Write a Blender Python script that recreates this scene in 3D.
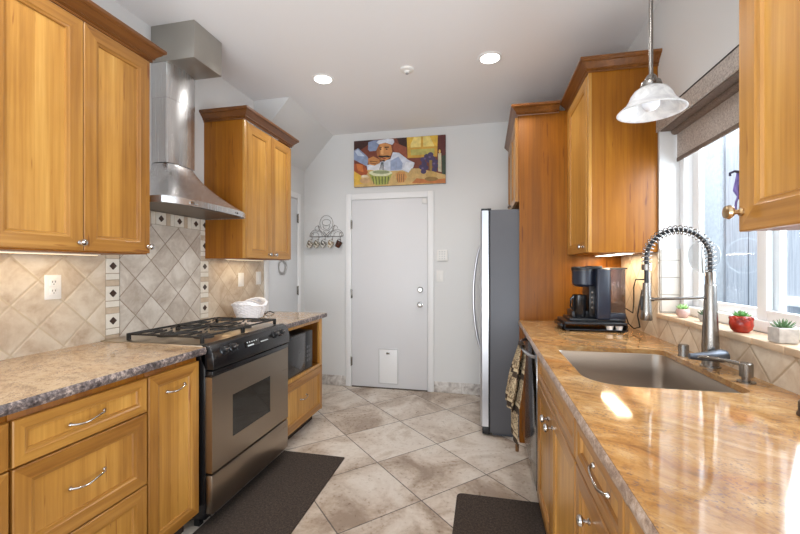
import bpy, bmesh, math, random
from mathutils import Vector, Matrix
random.seed(7)
R = math.radians
SC = bpy.context.scene
for o in list(bpy.data.objects): bpy.data.objects.remove(o)

# ---------------------------------------------------------------- camera
cam = bpy.data.cameras.new('camera'); camo = bpy.data.objects.new('camera', cam)
SC.collection.objects.link(camo); SC.camera = camo
camo.location = (0, 0, 1.3028); camo.rotation_euler = (R(90), 0, .2158)
cam.sensor_width = 36; cam.lens = 386.52*36/800; cam.shift_y = 1.04/800; cam.clip_start = .02
# ---------------------------------------------------------------- world, window daylight, added fill lights
w = bpy.data.worlds.new('sky'); SC.world = w; w.use_nodes = True
bg = w.node_tree.nodes['Background']; bg.inputs[0].default_value = (.80, .90, 1, 1); bg.inputs[1].default_value = 1.7
def area(name, loc, rot, sx, sy, power, col=(1, 1, 1), spread=None, shape='RECTANGLE'):
    l = bpy.data.lights.new(name, 'AREA'); l.shape = shape; l.size = sx; l.size_y = sy; l.energy = power; l.color = col
    if spread: l.spread = R(spread)
    o = bpy.data.objects.new(name, l); SC.collection.objects.link(o); o.location = loc; o.rotation_euler = rot
    return o
area('fill_light_behind_camera', (-.5, -2.6, 1.3), (R(98), 0, R(180)), 3.4, 2.4, 30, (.97, .98, 1))  # unseen fill light added behind the camera, standing in for an open room
area('added_ceiling_uplight', (-.5, -1.5, .7), (R(180-28), 0, 0), 2.6, 1.4, 125, (.93, .97, 1))  # unseen uplight added to brighten the ceiling
area('added_siding_light', (1.45, 2.8, 3.7), (0, R(-25), 0), 1.0, 5.0, 235, (1, .96, .93))  # area light added outdoors to brighten the siding
area('daylight_at_window', (1.5, 1.75, 1.75), (0, R(80), 0), 1.0, 1.2, 60, (.88, .94, 1))
# ---------------------------------------------------------------- exposure
SC.view_settings.view_transform = 'Standard'; SC.view_settings.look = 'None'
SC.view_settings.exposure = -0.18; SC.view_settings.gamma = 1.0; SC.view_settings.use_curve_mapping = False

# ================================================================ materials
def srgb(r, g, b):
    f = lambda c: (c/255/12.92) if c/255 <= .04045 else ((c/255+.055)/1.055)**2.4
    return (f(r), f(g), f(b), 1)
class NT:
    def __init__(s, name):
        s.m = bpy.data.materials.new(name); s.m.use_nodes = True; s.t = s.m.node_tree; s.b = s.t.nodes['Principled BSDF']
    def n(s, typ, props=None, **ins):
        x = s.t.nodes.new(typ)
        for k, v in (props or {}).items(): setattr(x, k, v)
        for k, v in ins.items():
            k = int(k[1:]) if k[0] == '_' and k[1:].isdigit() else k.replace('_', ' ')
            s.link(v, x.inputs[k])
        return x
    def link(s, v, sock):
        if isinstance(v, bpy.types.NodeSocket): s.t.links.new(v, sock)
        elif isinstance(v, bpy.types.Node): s.t.links.new(v.outputs[0], sock)
        else: sock.default_value = v
    def math(s, op, a, b=0.0, c=0.0):
        return s.n('ShaderNodeMath', {'operation': op}, _0=a, _1=b, _2=c).outputs[0]
    def ramp(s, fac, stops, interp='LINEAR'):
        x = s.t.nodes.new('ShaderNodeValToRGB'); x.color_ramp.interpolation = interp
        e = x.color_ramp.elements
        while len(e) > 1: e.remove(e[-1])
        e[0].position, e[0].color = stops[0]
        for p, c in stops[1:]:
            k = e.new(p); k.color = c
        s.link(fac, x.inputs[0]); return x.outputs[0]
    def mix(s, fac, a, b, mode='MIX'):
        x = s.n('ShaderNodeMix', {'data_type': 'RGBA', 'blend_type': mode}); s.link(fac, x.inputs[0]); s.link(a, x.inputs[6]); s.link(b, x.inputs[7]); return x.outputs[2]
    def obj(s): return s.n('ShaderNodeTexCoord').outputs['Object']
    def noise(s, vec, scale, detail=4, rough=.5, dist=0):
        return s.n('ShaderNodeTexNoise', None, Vector=vec, Scale=scale, Detail=detail, Roughness=rough, Distortion=dist).outputs[0]
    def mapping(s, vec, scale=(1, 1, 1), rot=(0, 0, 0), loc=(0, 0, 0)):
        return s.n('ShaderNodeMapping', None, Vector=vec, Scale=scale, Rotation=rot, Location=loc).outputs[0]
    def bump(s, h, strength=.2, dist=.002):
        s.link(s.n('ShaderNodeBump', None, Strength=strength, Distance=dist, Height=h), s.b.inputs['Normal'])
    def set(s, **k):
        for a, v in k.items(): s.link(v, s.b.inputs[a.replace('_', ' ')])
        return s.m
def plain(name, col, rough=.5, metal=0, var=.06, vscale=8, **k):
    t = NT(name)
    n = t.noise(t.obj(), vscale, 3)
    c = t.ramp(n, [(.3, tuple(x*(1-var) for x in col[:3])+(1,)), (.7, tuple(min(1, x*(1+var)) for x in col[:3])+(1,))])
    return t.set(Base_Color=c, Roughness=rough, Metallic=metal, **k)
def wood(name, cols, axis, rough=.34, coat=.2):
    """cherry: long grain along axis ('z','y','x'), board-to-board variation, small dark flecks"""
    t = NT(name)
    rnd = t.n('ShaderNodeObjectInfo').outputs['Random']
    off = t.n('ShaderNodeCombineXYZ', None, X=t.math('MULTIPLY', rnd, 7.3), Y=t.math('MULTIPLY', rnd, 13.1), Z=t.math('MULTIPLY', rnd, 5.7))
    v = t.n('ShaderNodeVectorMath', {'operation': 'ADD'}, _0=t.obj(), _1=off).outputs[0]
    long, cross = .8, 9
    sc = {'z': (cross, cross, long), 'y': (cross, long, cross), 'x': (long, cross, cross)}[axis]
    g = t.noise(t.mapping(v, sc), 1.2, 7, .62, 1.1)
    fine = t.noise(t.mapping(v, tuple(s*7 if s > 2 else s*2 for s in sc)), 1.0, 3, .6)
    bs = {'z': (9, 9, .01), 'y': (9, .01, 9), 'x': (.01, 9, 9)}[axis]
    board = t.n('ShaderNodeTexVoronoi', {'feature': 'F1'}, Vector=t.mapping(v, bs), Scale=1.0).outputs['Color']
    bval = t.n('ShaderNodeSeparateColor', None, Color=board).outputs[0]
    cloud = t.noise(v, 3.0, 3)
    f = t.math('ADD', t.math('MULTIPLY', g, .42), t.math('MULTIPLY', bval, .12))
    f = t.math('ADD', f, t.math('MULTIPLY', fine, .34)); f = t.math('ADD', f, t.math('MULTIPLY', cloud, .16))
    f = t.math('ADD', f, t.math('MULTIPLY', t.math('SUBTRACT', rnd, .5), .10))
    c = t.ramp(f, [(.30, cols[0]), (.50, cols[1]), (.62, cols[2]), (.80, cols[3])])
    fl = t.ramp(t.noise(t.mapping(v, tuple(s*3 for s in sc)), 1.6, 2, .5), [(.0, (.25, .12, .05, 1)), (.27, (.45, .25, .12, 1)), (.31, (1, 1, 1, 1))])
    c = t.mix(.7, c, fl, 'MULTIPLY')
    t.bump(fine, .06, .001)
    return t.set(Base_Color=c, Roughness=rough, Coat_Weight=coat, Coat_Roughness=.15)
HONEY = [srgb(138, 90, 34), srgb(180, 128, 56), srgb(198, 148, 72), srgb(220, 176, 104)]
FRAME = [srgb(120, 74, 24), srgb(160, 110, 46), srgb(180, 130, 60), srgb(206, 158, 88)]
WV = wood('cherry_wood_vertical', HONEY, 'z'); WF = wood('cherry_frame_vertical', FRAME, 'z'); WH = wood('cherry_wood_horizontal', FRAME, 'y'); WX = wood('cherry_wood_crosswise', HONEY, 'x')
CROWN = [srgb(78, 40, 10), srgb(106, 62, 20), srgb(124, 76, 28), srgb(150, 98, 44)]
WC = wood('stained_crown_wood', CROWN, 'y')
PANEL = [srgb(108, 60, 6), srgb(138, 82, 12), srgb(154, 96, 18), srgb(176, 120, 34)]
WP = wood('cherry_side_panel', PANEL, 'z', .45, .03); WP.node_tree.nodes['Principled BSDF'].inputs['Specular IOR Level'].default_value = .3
def granite(name, pale):
    t = NT(name); v = t.obj()
    vr = t.mapping(v, (1, 1, 1), (0, 0, R(35)))
    n1 = t.noise(t.mapping(vr, (5, 9, 7)), 1.0, 9, .72, 1.2)
    n2 = t.noise(t.mapping(vr, (26, 44, 36)), 1.0, 6, .78, .6)
    n3 = t.noise(v, 2.2, 4, .6, 1.0)
    if pale: base = t.ramp(n1, [(.30, srgb(150, 122, 98)), (.45, srgb(186, 158, 124)), (.58, srgb(200, 174, 140)), (.75, srgb(186, 150, 110))])
    else: base = t.ramp(n1, [(.28, srgb(116, 82, 50)), (.42, srgb(160, 118, 70)), (.55, srgb(180, 142, 94)), (.66, srgb(196, 166, 124)), (.80, srgb(162, 106, 50))])
    rust = t.ramp(n3, [(.55, (0, 0, 0, 1)), (.72, (1, 1, 1, 1))])
    c = t.mix(t.math('MULTIPLY', rust, .45), base, srgb(190, 116, 54) if not pale else srgb(206, 160, 112))
    spk = t.ramp(n2, [(.34, (1, 1, 1, 1)), (.42, (.5, .5, .5, 1)), (.50, (0, 0, 0, 1))])
    c = t.mix(t.math('MULTIPLY', spk, .55), c, srgb(104, 74, 60))
    fine = t.n('ShaderNodeTexVoronoi', {'feature': 'F1'}, Vector=v, Scale=260.0).outputs['Color']
    fv = t.n('ShaderNodeSeparateColor', None, Color=fine).outputs[1]
    dots = t.ramp(fv, [(.80, (0, 0, 0, 1)), (.9, (1, 1, 1, 1))])
    msk = t.ramp(t.noise(t.mapping(vr, (5, 9, 6)), 1.3, 5, .6), [(.40, (0, 0, 0, 1)), (.60, (1, 1, 1, 1))])
    c = t.mix(t.math('MULTIPLY', t.math('MULTIPLY', dots, msk), .6), c, srgb(96, 84, 88))
    return t.set(Base_Color=c, Roughness=.07 if not pale else .12, Specular_IOR_Level=.6)
GR = granite('granite_top', False); GL = granite('pale_granite_top', True)
def rough_edge(name, dark, light):
    t = NT(name); v = t.obj()
    n = t.noise(v, 70, 5, .7); n2 = t.noise(v, 14, 3)
    c = t.ramp(t.math('ADD', t.math('MULTIPLY', n, .7), t.math('MULTIPLY', n2, .3)), [(.40, dark), (.52, light), (.64, srgb(196, 178, 166))])
    t.bump(n, .6, .004)
    return t.set(Base_Color=c, Roughness=.35)
GEL = rough_edge('chiselled_granite_edge_grey', srgb(52, 44, 44), srgb(112, 100, 98)); GER = rough_edge('chiselled_granite_edge_warm', srgb(126, 102, 88), srgb(168, 144, 124))
def tiles(name, plane, node, pitch, stops, grout, gw=.010, rot=45, rough=.4, bumpd=.003, vein=None):
    """square tiles; plane = which two object axes; node = a grout crossing; pitch = tile edge"""
    t = NT(name); v = t.obj()
    s = t.n('ShaderNodeSeparateXYZ', None, _0=v)
    a = t.math('SUBTRACT', s.outputs['XYZ'.index(plane[0])], node[0]); b = t.math('SUBTRACT', s.outputs['XYZ'.index(plane[1])], node[1])
    cs, sn = math.cos(R(rot)), math.sin(R(rot))
    p = t.math('DIVIDE', t.math('ADD', t.math('MULTIPLY', a, cs), t.math('MULTIPLY', b, sn)), pitch)
    q = t.math('DIVIDE', t.math('SUBTRACT', t.math('MULTIPLY', b, cs), t.math('MULTIPLY', a, sn)), pitch)
    def edge(x):
        f = t.math('FRACT', x); return t.math('MINIMUM', f, t.math('SUBTRACT', 1.0, f))
    wob = t.math('MULTIPLY', t.math('SUBTRACT', t.noise(v, 60, 2), .5), gw*.5/pitch)
    e = t.math('ADD', t.math('MINIMUM', edge(p), edge(q)), wob)
    g = gw/pitch/2
    msk = t.n('ShaderNodeMapRange', None, Value=e, From_Min=g*.6, From_Max=g*1.3).outputs[0]
    cell = t.n('ShaderNodeCombineXYZ', None, X=t.math('FLOOR', p), Y=t.math('FLOOR', q))
    wn = t.n('ShaderNodeTexWhiteNoise', {'noise_dimensions': '3D'}, Vector=cell)
    off = t.n('ShaderNodeVectorMath', {'operation': 'MULTIPLY_ADD'}, _0=wn.outputs['Color'], _1=(9, 9, 9), _2=v).outputs[0]
    n1 = t.noise(off, 5 if vein is None else vein, 6, .62, .7); n2 = t.noise(off, 45, 3, .6)
    f = t.math('ADD', t.math('MULTIPLY', n1, .85), t.math('MULTIPLY', n2, .15))
    f = t.math('ADD', f, t.math('MULTIPLY', t.math('SUBTRACT', wn.outputs['Value'], .5), .10))
    c = t.ramp(f, stops)
    c = t.mix(msk, grout, c)
    h = t.math('ADD', t.n('ShaderNodeMapRange', None, Value=e, From_Min=g*.5, From_Max=g*2.2).outputs[0], t.math('MULTIPLY', n2, .15))
    t.bump(h, .55, bumpd)
    return t.set(Base_Color=c, Roughness=t.math('ADD', rough, t.math('MULTIPLY', n2, .15)))
FL = tiles('travertine_floor_tile', 'XY', (-1.7767, 2.856), .5055,
           [(.34, srgb(148, 128, 110)), (.42, srgb(178, 160, 142)), (.50, srgb(202, 188, 173)), (.60, srgb(216, 206, 194)), (.68, srgb(192, 176, 158))], srgb(92, 82, 74), .007, 45, .22, .001, 2.6)
ST = [(.32, srgb(176, 152, 128)), (.46, srgb(200, 182, 160)), (.56, srgb(212, 198, 178)), (.70, srgb(222, 210, 194))]
STM = [(.32, srgb(172, 158, 144)), (.46, srgb(196, 186, 174)), (.56, srgb(212, 204, 193)), (.70, srgb(224, 218, 209))]
TL = tiles('tumbled_tile_left', 'YZ', (1.264, 1.141), .152, ST, srgb(196, 178, 152), .007)
TM = tiles('tumbled_tile_range', 'YZ', (1.874, 1.242), .152, STM, srgb(146, 130, 112), .005)
TF = tiles('tumbled_tile_far', 'YZ', (2.497, 1.34), .152, ST, srgb(184, 164, 138), .006)
TR = tiles('tumbled_tile_right', 'YZ', (1.538, .912), .152, ST, srgb(176, 156, 130), .007)
TW = tiles('pale_reveal_tile', 'XZ', (.955, 1.06), .095, [(.3, srgb(200, 194, 184)), (.7, srgb(222, 218, 210))], srgb(160, 152, 142), .005, 0)
BB = tiles('marbled_base_tile', 'XZ', (-.533, -.02), .30, [(.36, srgb(160, 152, 146)), (.5, srgb(204, 198, 192)), (.62, srgb(222, 218, 214))], srgb(190, 186, 180), .005, 0, .35, .001, 12)
def paint(name, col, rough=.6, bs=.12, scale=140):
    t = NT(name); n = t.noise(t.obj(), scale, 3); t.bump(n, bs, .0015)
    return t.set(Base_Color=col, Roughness=rough)
WALL = paint('wall_paint', srgb(221, 221, 220)); CEIL = paint('ceiling_paint', srgb(236, 235, 236), .8); WHITE = paint('white_trim_paint', srgb(238, 238, 238), .35, .02)
DOORW = paint('white_door_paint', srgb(224, 224, 226), .4, .03)
def steel(name, col, rough=.28, axis='z', aniso=True):
    t = NT(name); v = t.obj()
    sc = {'z': (160, 160, 1.5), 'y': (160, 1.5, 160), 'x': (1.5, 160, 160)}[axis]
    n = t.noise(t.mapping(v, sc), 1, 3, .6)
    t.bump(n, .04, .0004)
    return t.set(Base_Color=col, Metallic=1, Roughness=t.math('ADD', rough-.06, t.math('MULTIPLY', n, .12)))
SS = steel('brushed_steel', srgb(164, 152, 138), .30, 'y'); SSV = steel('hood_steel', srgb(206, 206, 206), .26, 'z'); SSV.node_tree.nodes['Principled BSDF'].inputs['Metallic'].default_value = .85; SSF = steel('fridge_door_steel', srgb(205, 206, 210), .3, 'z')
SSK = steel('sink_steel', srgb(178, 168, 158), .34, 'y'); CHROME = plain('chrome', srgb(196, 192, 188), .14, 1, .02); NICKEL = plain('brushed_nickel', srgb(150, 146, 141), .27, 1, .03)
BRASS = plain('aged_nickel_knob', srgb(196, 172, 136), .3, 1, .05)
FGREY = plain('fridge_side_grey', srgb(92, 93, 98), .45, .25, .02)
BLK = plain('black_enamel', srgb(22, 22, 24), .22, 0, .1); BLKM = plain('cast_iron_black', srgb(24, 23, 23), .5, 0, .1); BLKP = plain('black_plastic', srgb(28, 29, 32), .3, 0, .1)
NAVY = plain('blue_black_plastic', srgb(36, 42, 56), .3, 0, .1)
GLASSD = plain('dark_oven_glass', srgb(26, 24, 22), .06, 0, .1); GREYG = plain('grey_microwave_glass', srgb(42, 42, 44), .12, 0, .05)
COOK = steel('cooktop_steel', srgb(206, 192, 172), .3, 'y')
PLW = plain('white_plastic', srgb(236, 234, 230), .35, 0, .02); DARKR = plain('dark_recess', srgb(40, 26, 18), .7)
def emis(name, col, s):
    t = NT(name); n = t.noise(t.obj(), 20, 1)
    c = t.mix(t.math('MULTIPLY', n, .05), col, (1, 1, 1, 1))
    return t.set(Base_Color=col, Emission_Color=c, Emission_Strength=s)
LED = emis('recessed_lamp_lens', (1, .97, .92, 1), 9); BAR = emis('warm_cabinet_light_lens', (1, .80, .52, 1), 1.2); BARR = emis('bright_cabinet_light_lens', (1, .90, .72, 1), 6)
def glass(name, tint=(1, 1, 1, 1), alpha=.12, rough=.02, refl=.8):
    t = NT(name); n = t.noise(t.obj(), 3, 1)
    tr = t.n('ShaderNodeBsdfTransparent', None, Color=tint); gl = t.n('ShaderNodeBsdfGlossy', None, Color=(1, 1, 1, 1), Roughness=rough)
    fr = t.n('ShaderNodeFresnel', None, IOR=1.45)
    f = t.math('ADD', t.math('MULTIPLY', fr.outputs[0], refl), t.math('MULTIPLY', n, alpha*.2))
    mx = t.n('ShaderNodeMixShader', None, _0=f, _1=tr.outputs[0], _2=gl.outputs[0])
    t.t.links.new(mx.outputs[0], t.t.nodes['Material Output'].inputs[0]); return t.m
PANE = glass('window_glass', (.97, .99, 1, 1), refl=.05); TANK = glass('smoky_tank_plastic', (.82, .78, .74, 1), .3, .08)
def rug_mat():
    t = NT('dark_rug'); v = t.obj(); n = t.noise(v, 90, 4, .7); n2 = t.noise(v, 420, 2, .6)
    c = t.ramp(t.math('ADD', t.math('MULTIPLY', n, .5), t.math('MULTIPLY', n2, .5)), [(.38, srgb(34, 27, 22)), (.5, srgb(58, 46, 38)), (.62, srgb(88, 74, 62))])
    t.bump(n2, .8, .004); return t.set(Base_Color=c, Roughness=.95)
RUG = rug_mat()
def fabric(name, a, b, s=300):
    t = NT(name); v = t.obj()
    n = t.noise(t.mapping(v, (s, s*.25, s)), 1, 2, .6); n2 = t.noise(t.mapping(v, (s*.3, s, s*.3)), 1, 2, .6)
    c = t.ramp(t.math('MULTIPLY', t.math('ADD', n, n2), .5), [(.38, a), (.6, b)])
    t.bump(n, .4, .001); return t.set(Base_Color=c, Roughness=.9)
SHADEF = fabric('woven_shade_fabric', srgb(146, 138, 132), srgb(200, 190, 182)); HEMF = fabric('brown_shade_fabric', srgb(96, 84, 76), srgb(128, 114, 104))
def siding():
    t = NT('blue_grey_siding'); v = t.obj(); s = t.n('ShaderNodeSeparateXYZ', None, _0=v)
    f = t.math('FRACT', t.math('DIVIDE', t.math('SUBTRACT', s.outputs[1], 3.81), .30)); e = t.math('MINIMUM', f, t.math('SUBTRACT', 1.0, f))
    g = t.n('ShaderNodeMapRange', None, Value=e, From_Min=.012, From_Max=.03).outputs[0]
    n = t.noise(t.mapping(v, (60, 60, 3)), 1, 5, .7)
    c = t.ramp(n, [(.35, srgb(150, 157, 167)), (.6, srgb(176, 182, 191))])
    t.bump(t.math('ADD', g, t.math('MULTIPLY', n, .2)), .6, .006)
    return t.set(Base_Color=t.mix(g, srgb(88, 94, 104), c), Roughness=.85)
SID = siding()
def alabaster():
    t = NT('alabaster_glass'); v = t.obj(); n = t.noise(v, 14, 5, .6, 2.5)
    c = t.ramp(n, [(.35, srgb(222, 222, 223)), (.6, srgb(250, 250, 249))])
    tl = t.n('ShaderNodeBsdfTranslucent', None, Color=c)
    t.set(Base_Color=c, Roughness=.18)
    mx = t.n('ShaderNodeMixShader', None, _0=.4, _1=t.b.outputs[0], _2=tl.outputs[0])
    t.t.links.new(mx.outputs[0], t.t.nodes['Material Output'].inputs[0]); return t.m
ALAB = alabaster()
BULB = plain('frosted_bulb', srgb(240, 243, 250), .25, 0, .01)

# ================================================================ mesh helpers
def newbm(): return bmesh.new()
def merge(bm, t, mi=0):
    for f in t.faces: f.material_index = mi
    m = bpy.data.meshes.new('tmp'); t.to_mesh(m); t.free(); bm.from_mesh(m); bpy.data.meshes.remove(m)
def box(bm, x0, x1, y0, y1, z0, z1, bev=0, mi=0, seg=2, mat=None):
    t = bmesh.new(); bmesh.ops.create_cube(t, size=1)
    for v in t.verts: v.co = Vector(((x0+x1)/2+v.co.x*(x1-x0), (y0+y1)/2+v.co.y*(y1-y0), (z0+z1)/2+v.co.z*(z1-z0)))
    if bev: bmesh.ops.bevel(t, geom=t.edges[:], offset=bev, segments=seg, affect='EDGES', profile=.5)
    if mat: bmesh.ops.transform(t, matrix=mat, verts=t.verts[:])
    merge(bm, t, mi); return bm
def lathe(bm, prof, loc=(0, 0, 0), seg=32, mi=0, rot=None, sx=1, sy=1):
    """prof: (r, z) list"""
    t = bmesh.new(); rings = []
    for r, z in prof:
        if r < 1e-6: rings.append([t.verts.new((0, 0, z))])
        else: rings.append([t.verts.new((r*math.cos(2*math.pi*i/seg)*sx, r*math.sin(2*math.pi*i/seg)*sy, z)) for i in range(seg)])
    for a, b in zip(rings, rings[1:]):
        for i in range(seg):
            j = (i+1) % seg
            if len(a) == 1 and len(b) == 1: continue
            if len(a) == 1: t.faces.new((a[0], b[j], b[i]))
            elif len(b) == 1: t.faces.new((a[i], a[j], b[0]))
            else: t.faces.new((a[i], a[j], b[j], b[i]))
    M = Matrix.Translation(loc) @ (rot if rot else Matrix())
    bmesh.ops.transform(t, matrix=M, verts=t.verts[:]); bmesh.ops.recalc_face_normals(t, faces=t.faces[:])
    merge(bm, t, mi); return bm
def tube(bm, pts, r, seg=10, closed=False, mi=0):
    t = bmesh.new(); pts = [Vector(p) for p in pts]; n = len(pts)
    rr = r if isinstance(r, (list, tuple)) else [r]*n
    prev = None; rings = []
    for i, p in enumerate(pts):
        if closed: d = (pts[(i+1) % n]-pts[i-1])
        else: d = pts[min(i+1, n-1)]-pts[max(i-1, 0)]
        d.normalize()
        if prev is None:
            up = Vector((0, 0, 1)) if abs(d.z) < .9 else Vector((1, 0, 0)); nx = d.cross(up).normalized()
        else:
            nx = (prev-d*prev.dot(d)); nx = nx.normalized() if nx.length > 1e-6 else prev
        prev = nx; ny = d.cross(nx)
        rings.append([t.verts.new(p+(nx*math.cos(2*math.pi*k/seg)+ny*math.sin(2*math.pi*k/seg))*rr[i]) for k in range(seg)])
    m = n if closed else n-1
    for i in range(m):
        a, b = rings[i], rings[(i+1) % n]
        for k in range(seg): t.faces.new((a[k], a[(k+1) % seg], b[(k+1) % seg], b[k]))
    if not closed: t.faces.new(rings[0][::-1]); t.faces.new(rings[-1])
    bmesh.ops.recalc_face_normals(t, faces=t.faces[:])
    merge(bm, t, mi); return bm
def prism(bm, poly, axis, a0, a1, mi=0, bev=0):
    """poly in the other two axes (order x,y,z without axis), extruded from a0 to a1"""
    t = bmesh.new()
    def P(p, a): return {'x': (a, p[0], p[1]), 'y': (p[0], a, p[1]), 'z': (p[0], p[1], a)}[axis]
    A = [t.verts.new(P(p, a0)) for p in poly]; B = [t.verts.new(P(p, a1)) for p in poly]
    t.faces.new(A[::-1]); t.faces.new(B)
    for i in range(len(poly)):
        j = (i+1) % len(poly); t.faces.new((A[i], A[j], B[j], B[i]))
    bmesh.ops.recalc_face_normals(t, faces=t.faces[:])
    if bev: bmesh.ops.bevel(t, geom=t.edges[:], offset=bev, segments=2, affect='EDGES', profile=.5)
    merge(bm, t, mi); return bm
def worldloc(o):
    v = Vector((0, 0, 0))
    while o: v = v+o.location; o = o.parent
    return v
def obj(name, bm, mats, parent=None, sharp=38):
    off = worldloc(parent)
    if off.length > 0: bmesh.ops.translate(bm, vec=-off, verts=bm.verts[:])
    for e in bm.edges: e.smooth = len(e.link_faces) == 2 and e.calc_face_angle(0) < R(sharp)
    for f in bm.faces: f.smooth = True
    me = bpy.data.meshes.new(name); bm.to_mesh(me); bm.free()
    for m in (mats if isinstance(mats, (list, tuple)) else [mats]): me.materials.append(m)
    o = bpy.data.objects.new(name, me); SC.collection.objects.link(o); o.parent = parent; return o
def tag(o, label, cat, group=None, kind=None):
    o['label'] = label; o['category'] = cat
    if group: o['group'] = group
    if kind: o['kind'] = kind
    return o
def thing(name, label, cat, loc=(0, 0, 0), group=None):
    o = bpy.data.objects.new(name, None); SC.collection.objects.link(o); o.location = loc; o.empty_display_size = .05
    return tag(o, label, cat, group)
def struct(name, bm, m, parent=None):
    o = obj(name, bm, m, parent)
    if parent is None: o['kind'] = 'structure'
    return o
def copy_tree(o, loc=None, label=None, parent=None):
    c = o.copy(); SC.collection.objects.link(c); c.parent = parent
    if loc is not None: c.location = loc
    if label: c['label'] = label
    for ch in list(o.children): copy_tree(ch, None, None, c)
    return c

# ================================================================ the room
struct('floor', box(newbm(), -2.12, 1.13, -3.0, 4.16, -.06, 0), FL)
struct('ceiling', box(newbm(), -2.12, 1.13, -.9, 4.16, 2.784, 2.86), CEIL)
struct('wall_left', box(newbm(), -2.12, -2.0, -.9, 4.16, 0, 2.784), WALL)
struct('wall_back', box(newbm(), -2.0, 1.13, 4.054, 4.16, 0, 2.784), WALL)
WY0, WY1, WZ0, WZ1 = 1.15, 2.41, 1.05, 2.085
b = newbm(); box(b, .95, 1.13, -.9, WY0, 0, 2.784); box(b, .95, 1.13, WY1, 4.054, 0, 2.784); box(b, .95, 1.13, WY0, WY1, 0, WZ0); box(b, .95, 1.13, WY0, WY1, WZ1, 2.784)
struct('wall_right', b, WALL)
struct('trim_1', prism(newbm(), [(-2.0, 2.40), (-1.65, 2.784), (-2.0, 2.784)], 'y', 3.066, 4.054), WALL)
b = newbm(); box(b, -2.0, -1.497, 4.042, 4.054, 0, .112, .002); box(b, -.531, .20, 4.042, 4.054, 0, .112, .002); struct('baseboard_back', b, BB)
struct('baseboard_left', box(newbm(), -2.0, -1.988, 3.936, 4.04, 0, .112, .002), BB)
# tiled splashbacks
struct('trim_2', box(newbm(), -2.0, -1.992, .2, 1.690, .914, 1.372), TL)
struct('trim_3', box(newbm(), -2.0, -1.992, 1.776, 2.403, .90, 1.571), TM)
struct('trim_4', box(newbm(), -2.0, -1.992, 2.485, 3.215, .914, 1.372), TF)
b = newbm(); box(b, .942, .95, .2, 2.408, .914, 1.028); box(b, .942, .95, 2.408, 3.004, .914, 1.39); struct('trim_5', b, TR)
struct('trim_6', box(newbm(), .951, 1.048, 2.400, 2.410, 1.056, 1.408, .001), TW)
SILLM = plain('sill_tile', srgb(200, 176, 148), .35, 0, .14, 12)
b = newbm()
for i in range(8): box(b, .930, 1.049, WY0+i*.1575+.001, WY0+(i+1)*.1575-.001, 1.029, 1.054, .005)
struct('trim_7', b, SILLM)
# mosaic border: cream squares with a dark diamond, small rectangles between
CREAM = plain('cream_mosaic', srgb(226, 220, 208), .35, 0, .05, 30); TAN = plain('tan_mosaic', srgb(196, 178, 156), .4, 0, .1, 30); DIA = plain('dark_diamond', srgb(66, 48, 38), .35, 0, .15, 40); GROUT = plain('border_grout', srgb(176, 160, 140), .8)
def border(name, a0, z0, along, n, cell=.0815, start=0):
    b = newbm(); L = n
    box(b, -2.0, -1.994, *( (a0, a0+cell) if along == 'z' else (a0, a0+L)), *((z0, z0+L) if along == 'z' else (z0, z0+cell)), mi=3)
    s = start
    while s < L-.01:
        def cellbox(p0, p1, q0, q1, mi, x=-1.990):
            p0 = max(p0, 0); p1 = min(p1, L)
            if p1-p0 < .006: return
            if along == 'z': box(b, -1.999, x, a0+q0, a0+q1, z0+p0, z0+p1, .0012, mi, 1)
            else: box(b, -1.999, x, a0+p0, a0+p1, z0+q0, z0+q1, .0012, mi, 1)
        c = cell
        cellbox(s+.002, s+c-.002, .002, c-.002, 0)
        if s >= 0 and s+c <= L:
            m = s+c/2; d = .021
            pc = (a0+c/2, z0+m) if along == 'z' else (a0+m, z0+c/2)
            pts = []
            for k in range(16):
                an = k*math.pi/8; rr = d*(1 if k % 4 == 0 else (.80 if k % 2 else .72))
                pts.append((pc[0]+rr*math.cos(an), pc[1]+rr*math.sin(an)))
            prism(b, pts, 'x', -1.990, -1.9885, 2)
        cellbox(s+c+.001, s+c+.032, .002, c-.002, 1); cellbox(s+c+.035, s+c+.066, .002, c-.002, 0)
        s += .150
    return struct(name, b, [CREAM, TAN, DIA, GROUT])
border('trim_8', 1.692, .914, 'z', .742, start=-.0908); border('trim_9', 2.403, .914, 'z', .742, start=-.0908)
border('trim_10', 1.776, 1.573, 'y', .627, start=-.061)
# door in the back wall
def casing(bm, plane, c, a0, a1, z1, w=.064, t=.018, sgn=1):
    """three-sided stepped casing around an opening a0..a1 x 0..z1"""
    for (p0, p1, q0, q1) in ((a0-w, a0, 0, z1+w), (a1, a1+w, 0, z1+w), (a0, a1, z1, z1+w)):
        if plane == 'y': box(bm, p0, p1, c-t, c, q0, q1, .004)
        else: box(bm, c, c+t, p0, p1, q0, q1, .004)
b = box(newbm(), -1.428, -.592, 4.044, 4.0535, .012, 2.045, .002); d1 = struct('door_1', b, DOORW)
b = newbm(); casing(b, 'y', 4.054, -1.434, -.586, 2.052); struct('door_casing', b, WHITE, d1)
b = newbm(); box(b, -1.428, -.592, 4.040, 4.053, 0, .011); struct('threshold', b, plain('dark_threshold', srgb(90, 80, 70), .5), d1)
for z in (.28, 1.02, 1.78):
    b = newbm(); box(b, -1.440, -1.420, 4.032, 4.045, z-.045, z+.045, .002); tube(b, [(-1.433, 4.031, z-.05), (-1.433, 4.031, z+.05)], .006); struct('hinge', b, NICKEL, d1)
rotx = Matrix.Rotation(R(90), 4, 'X')
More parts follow.
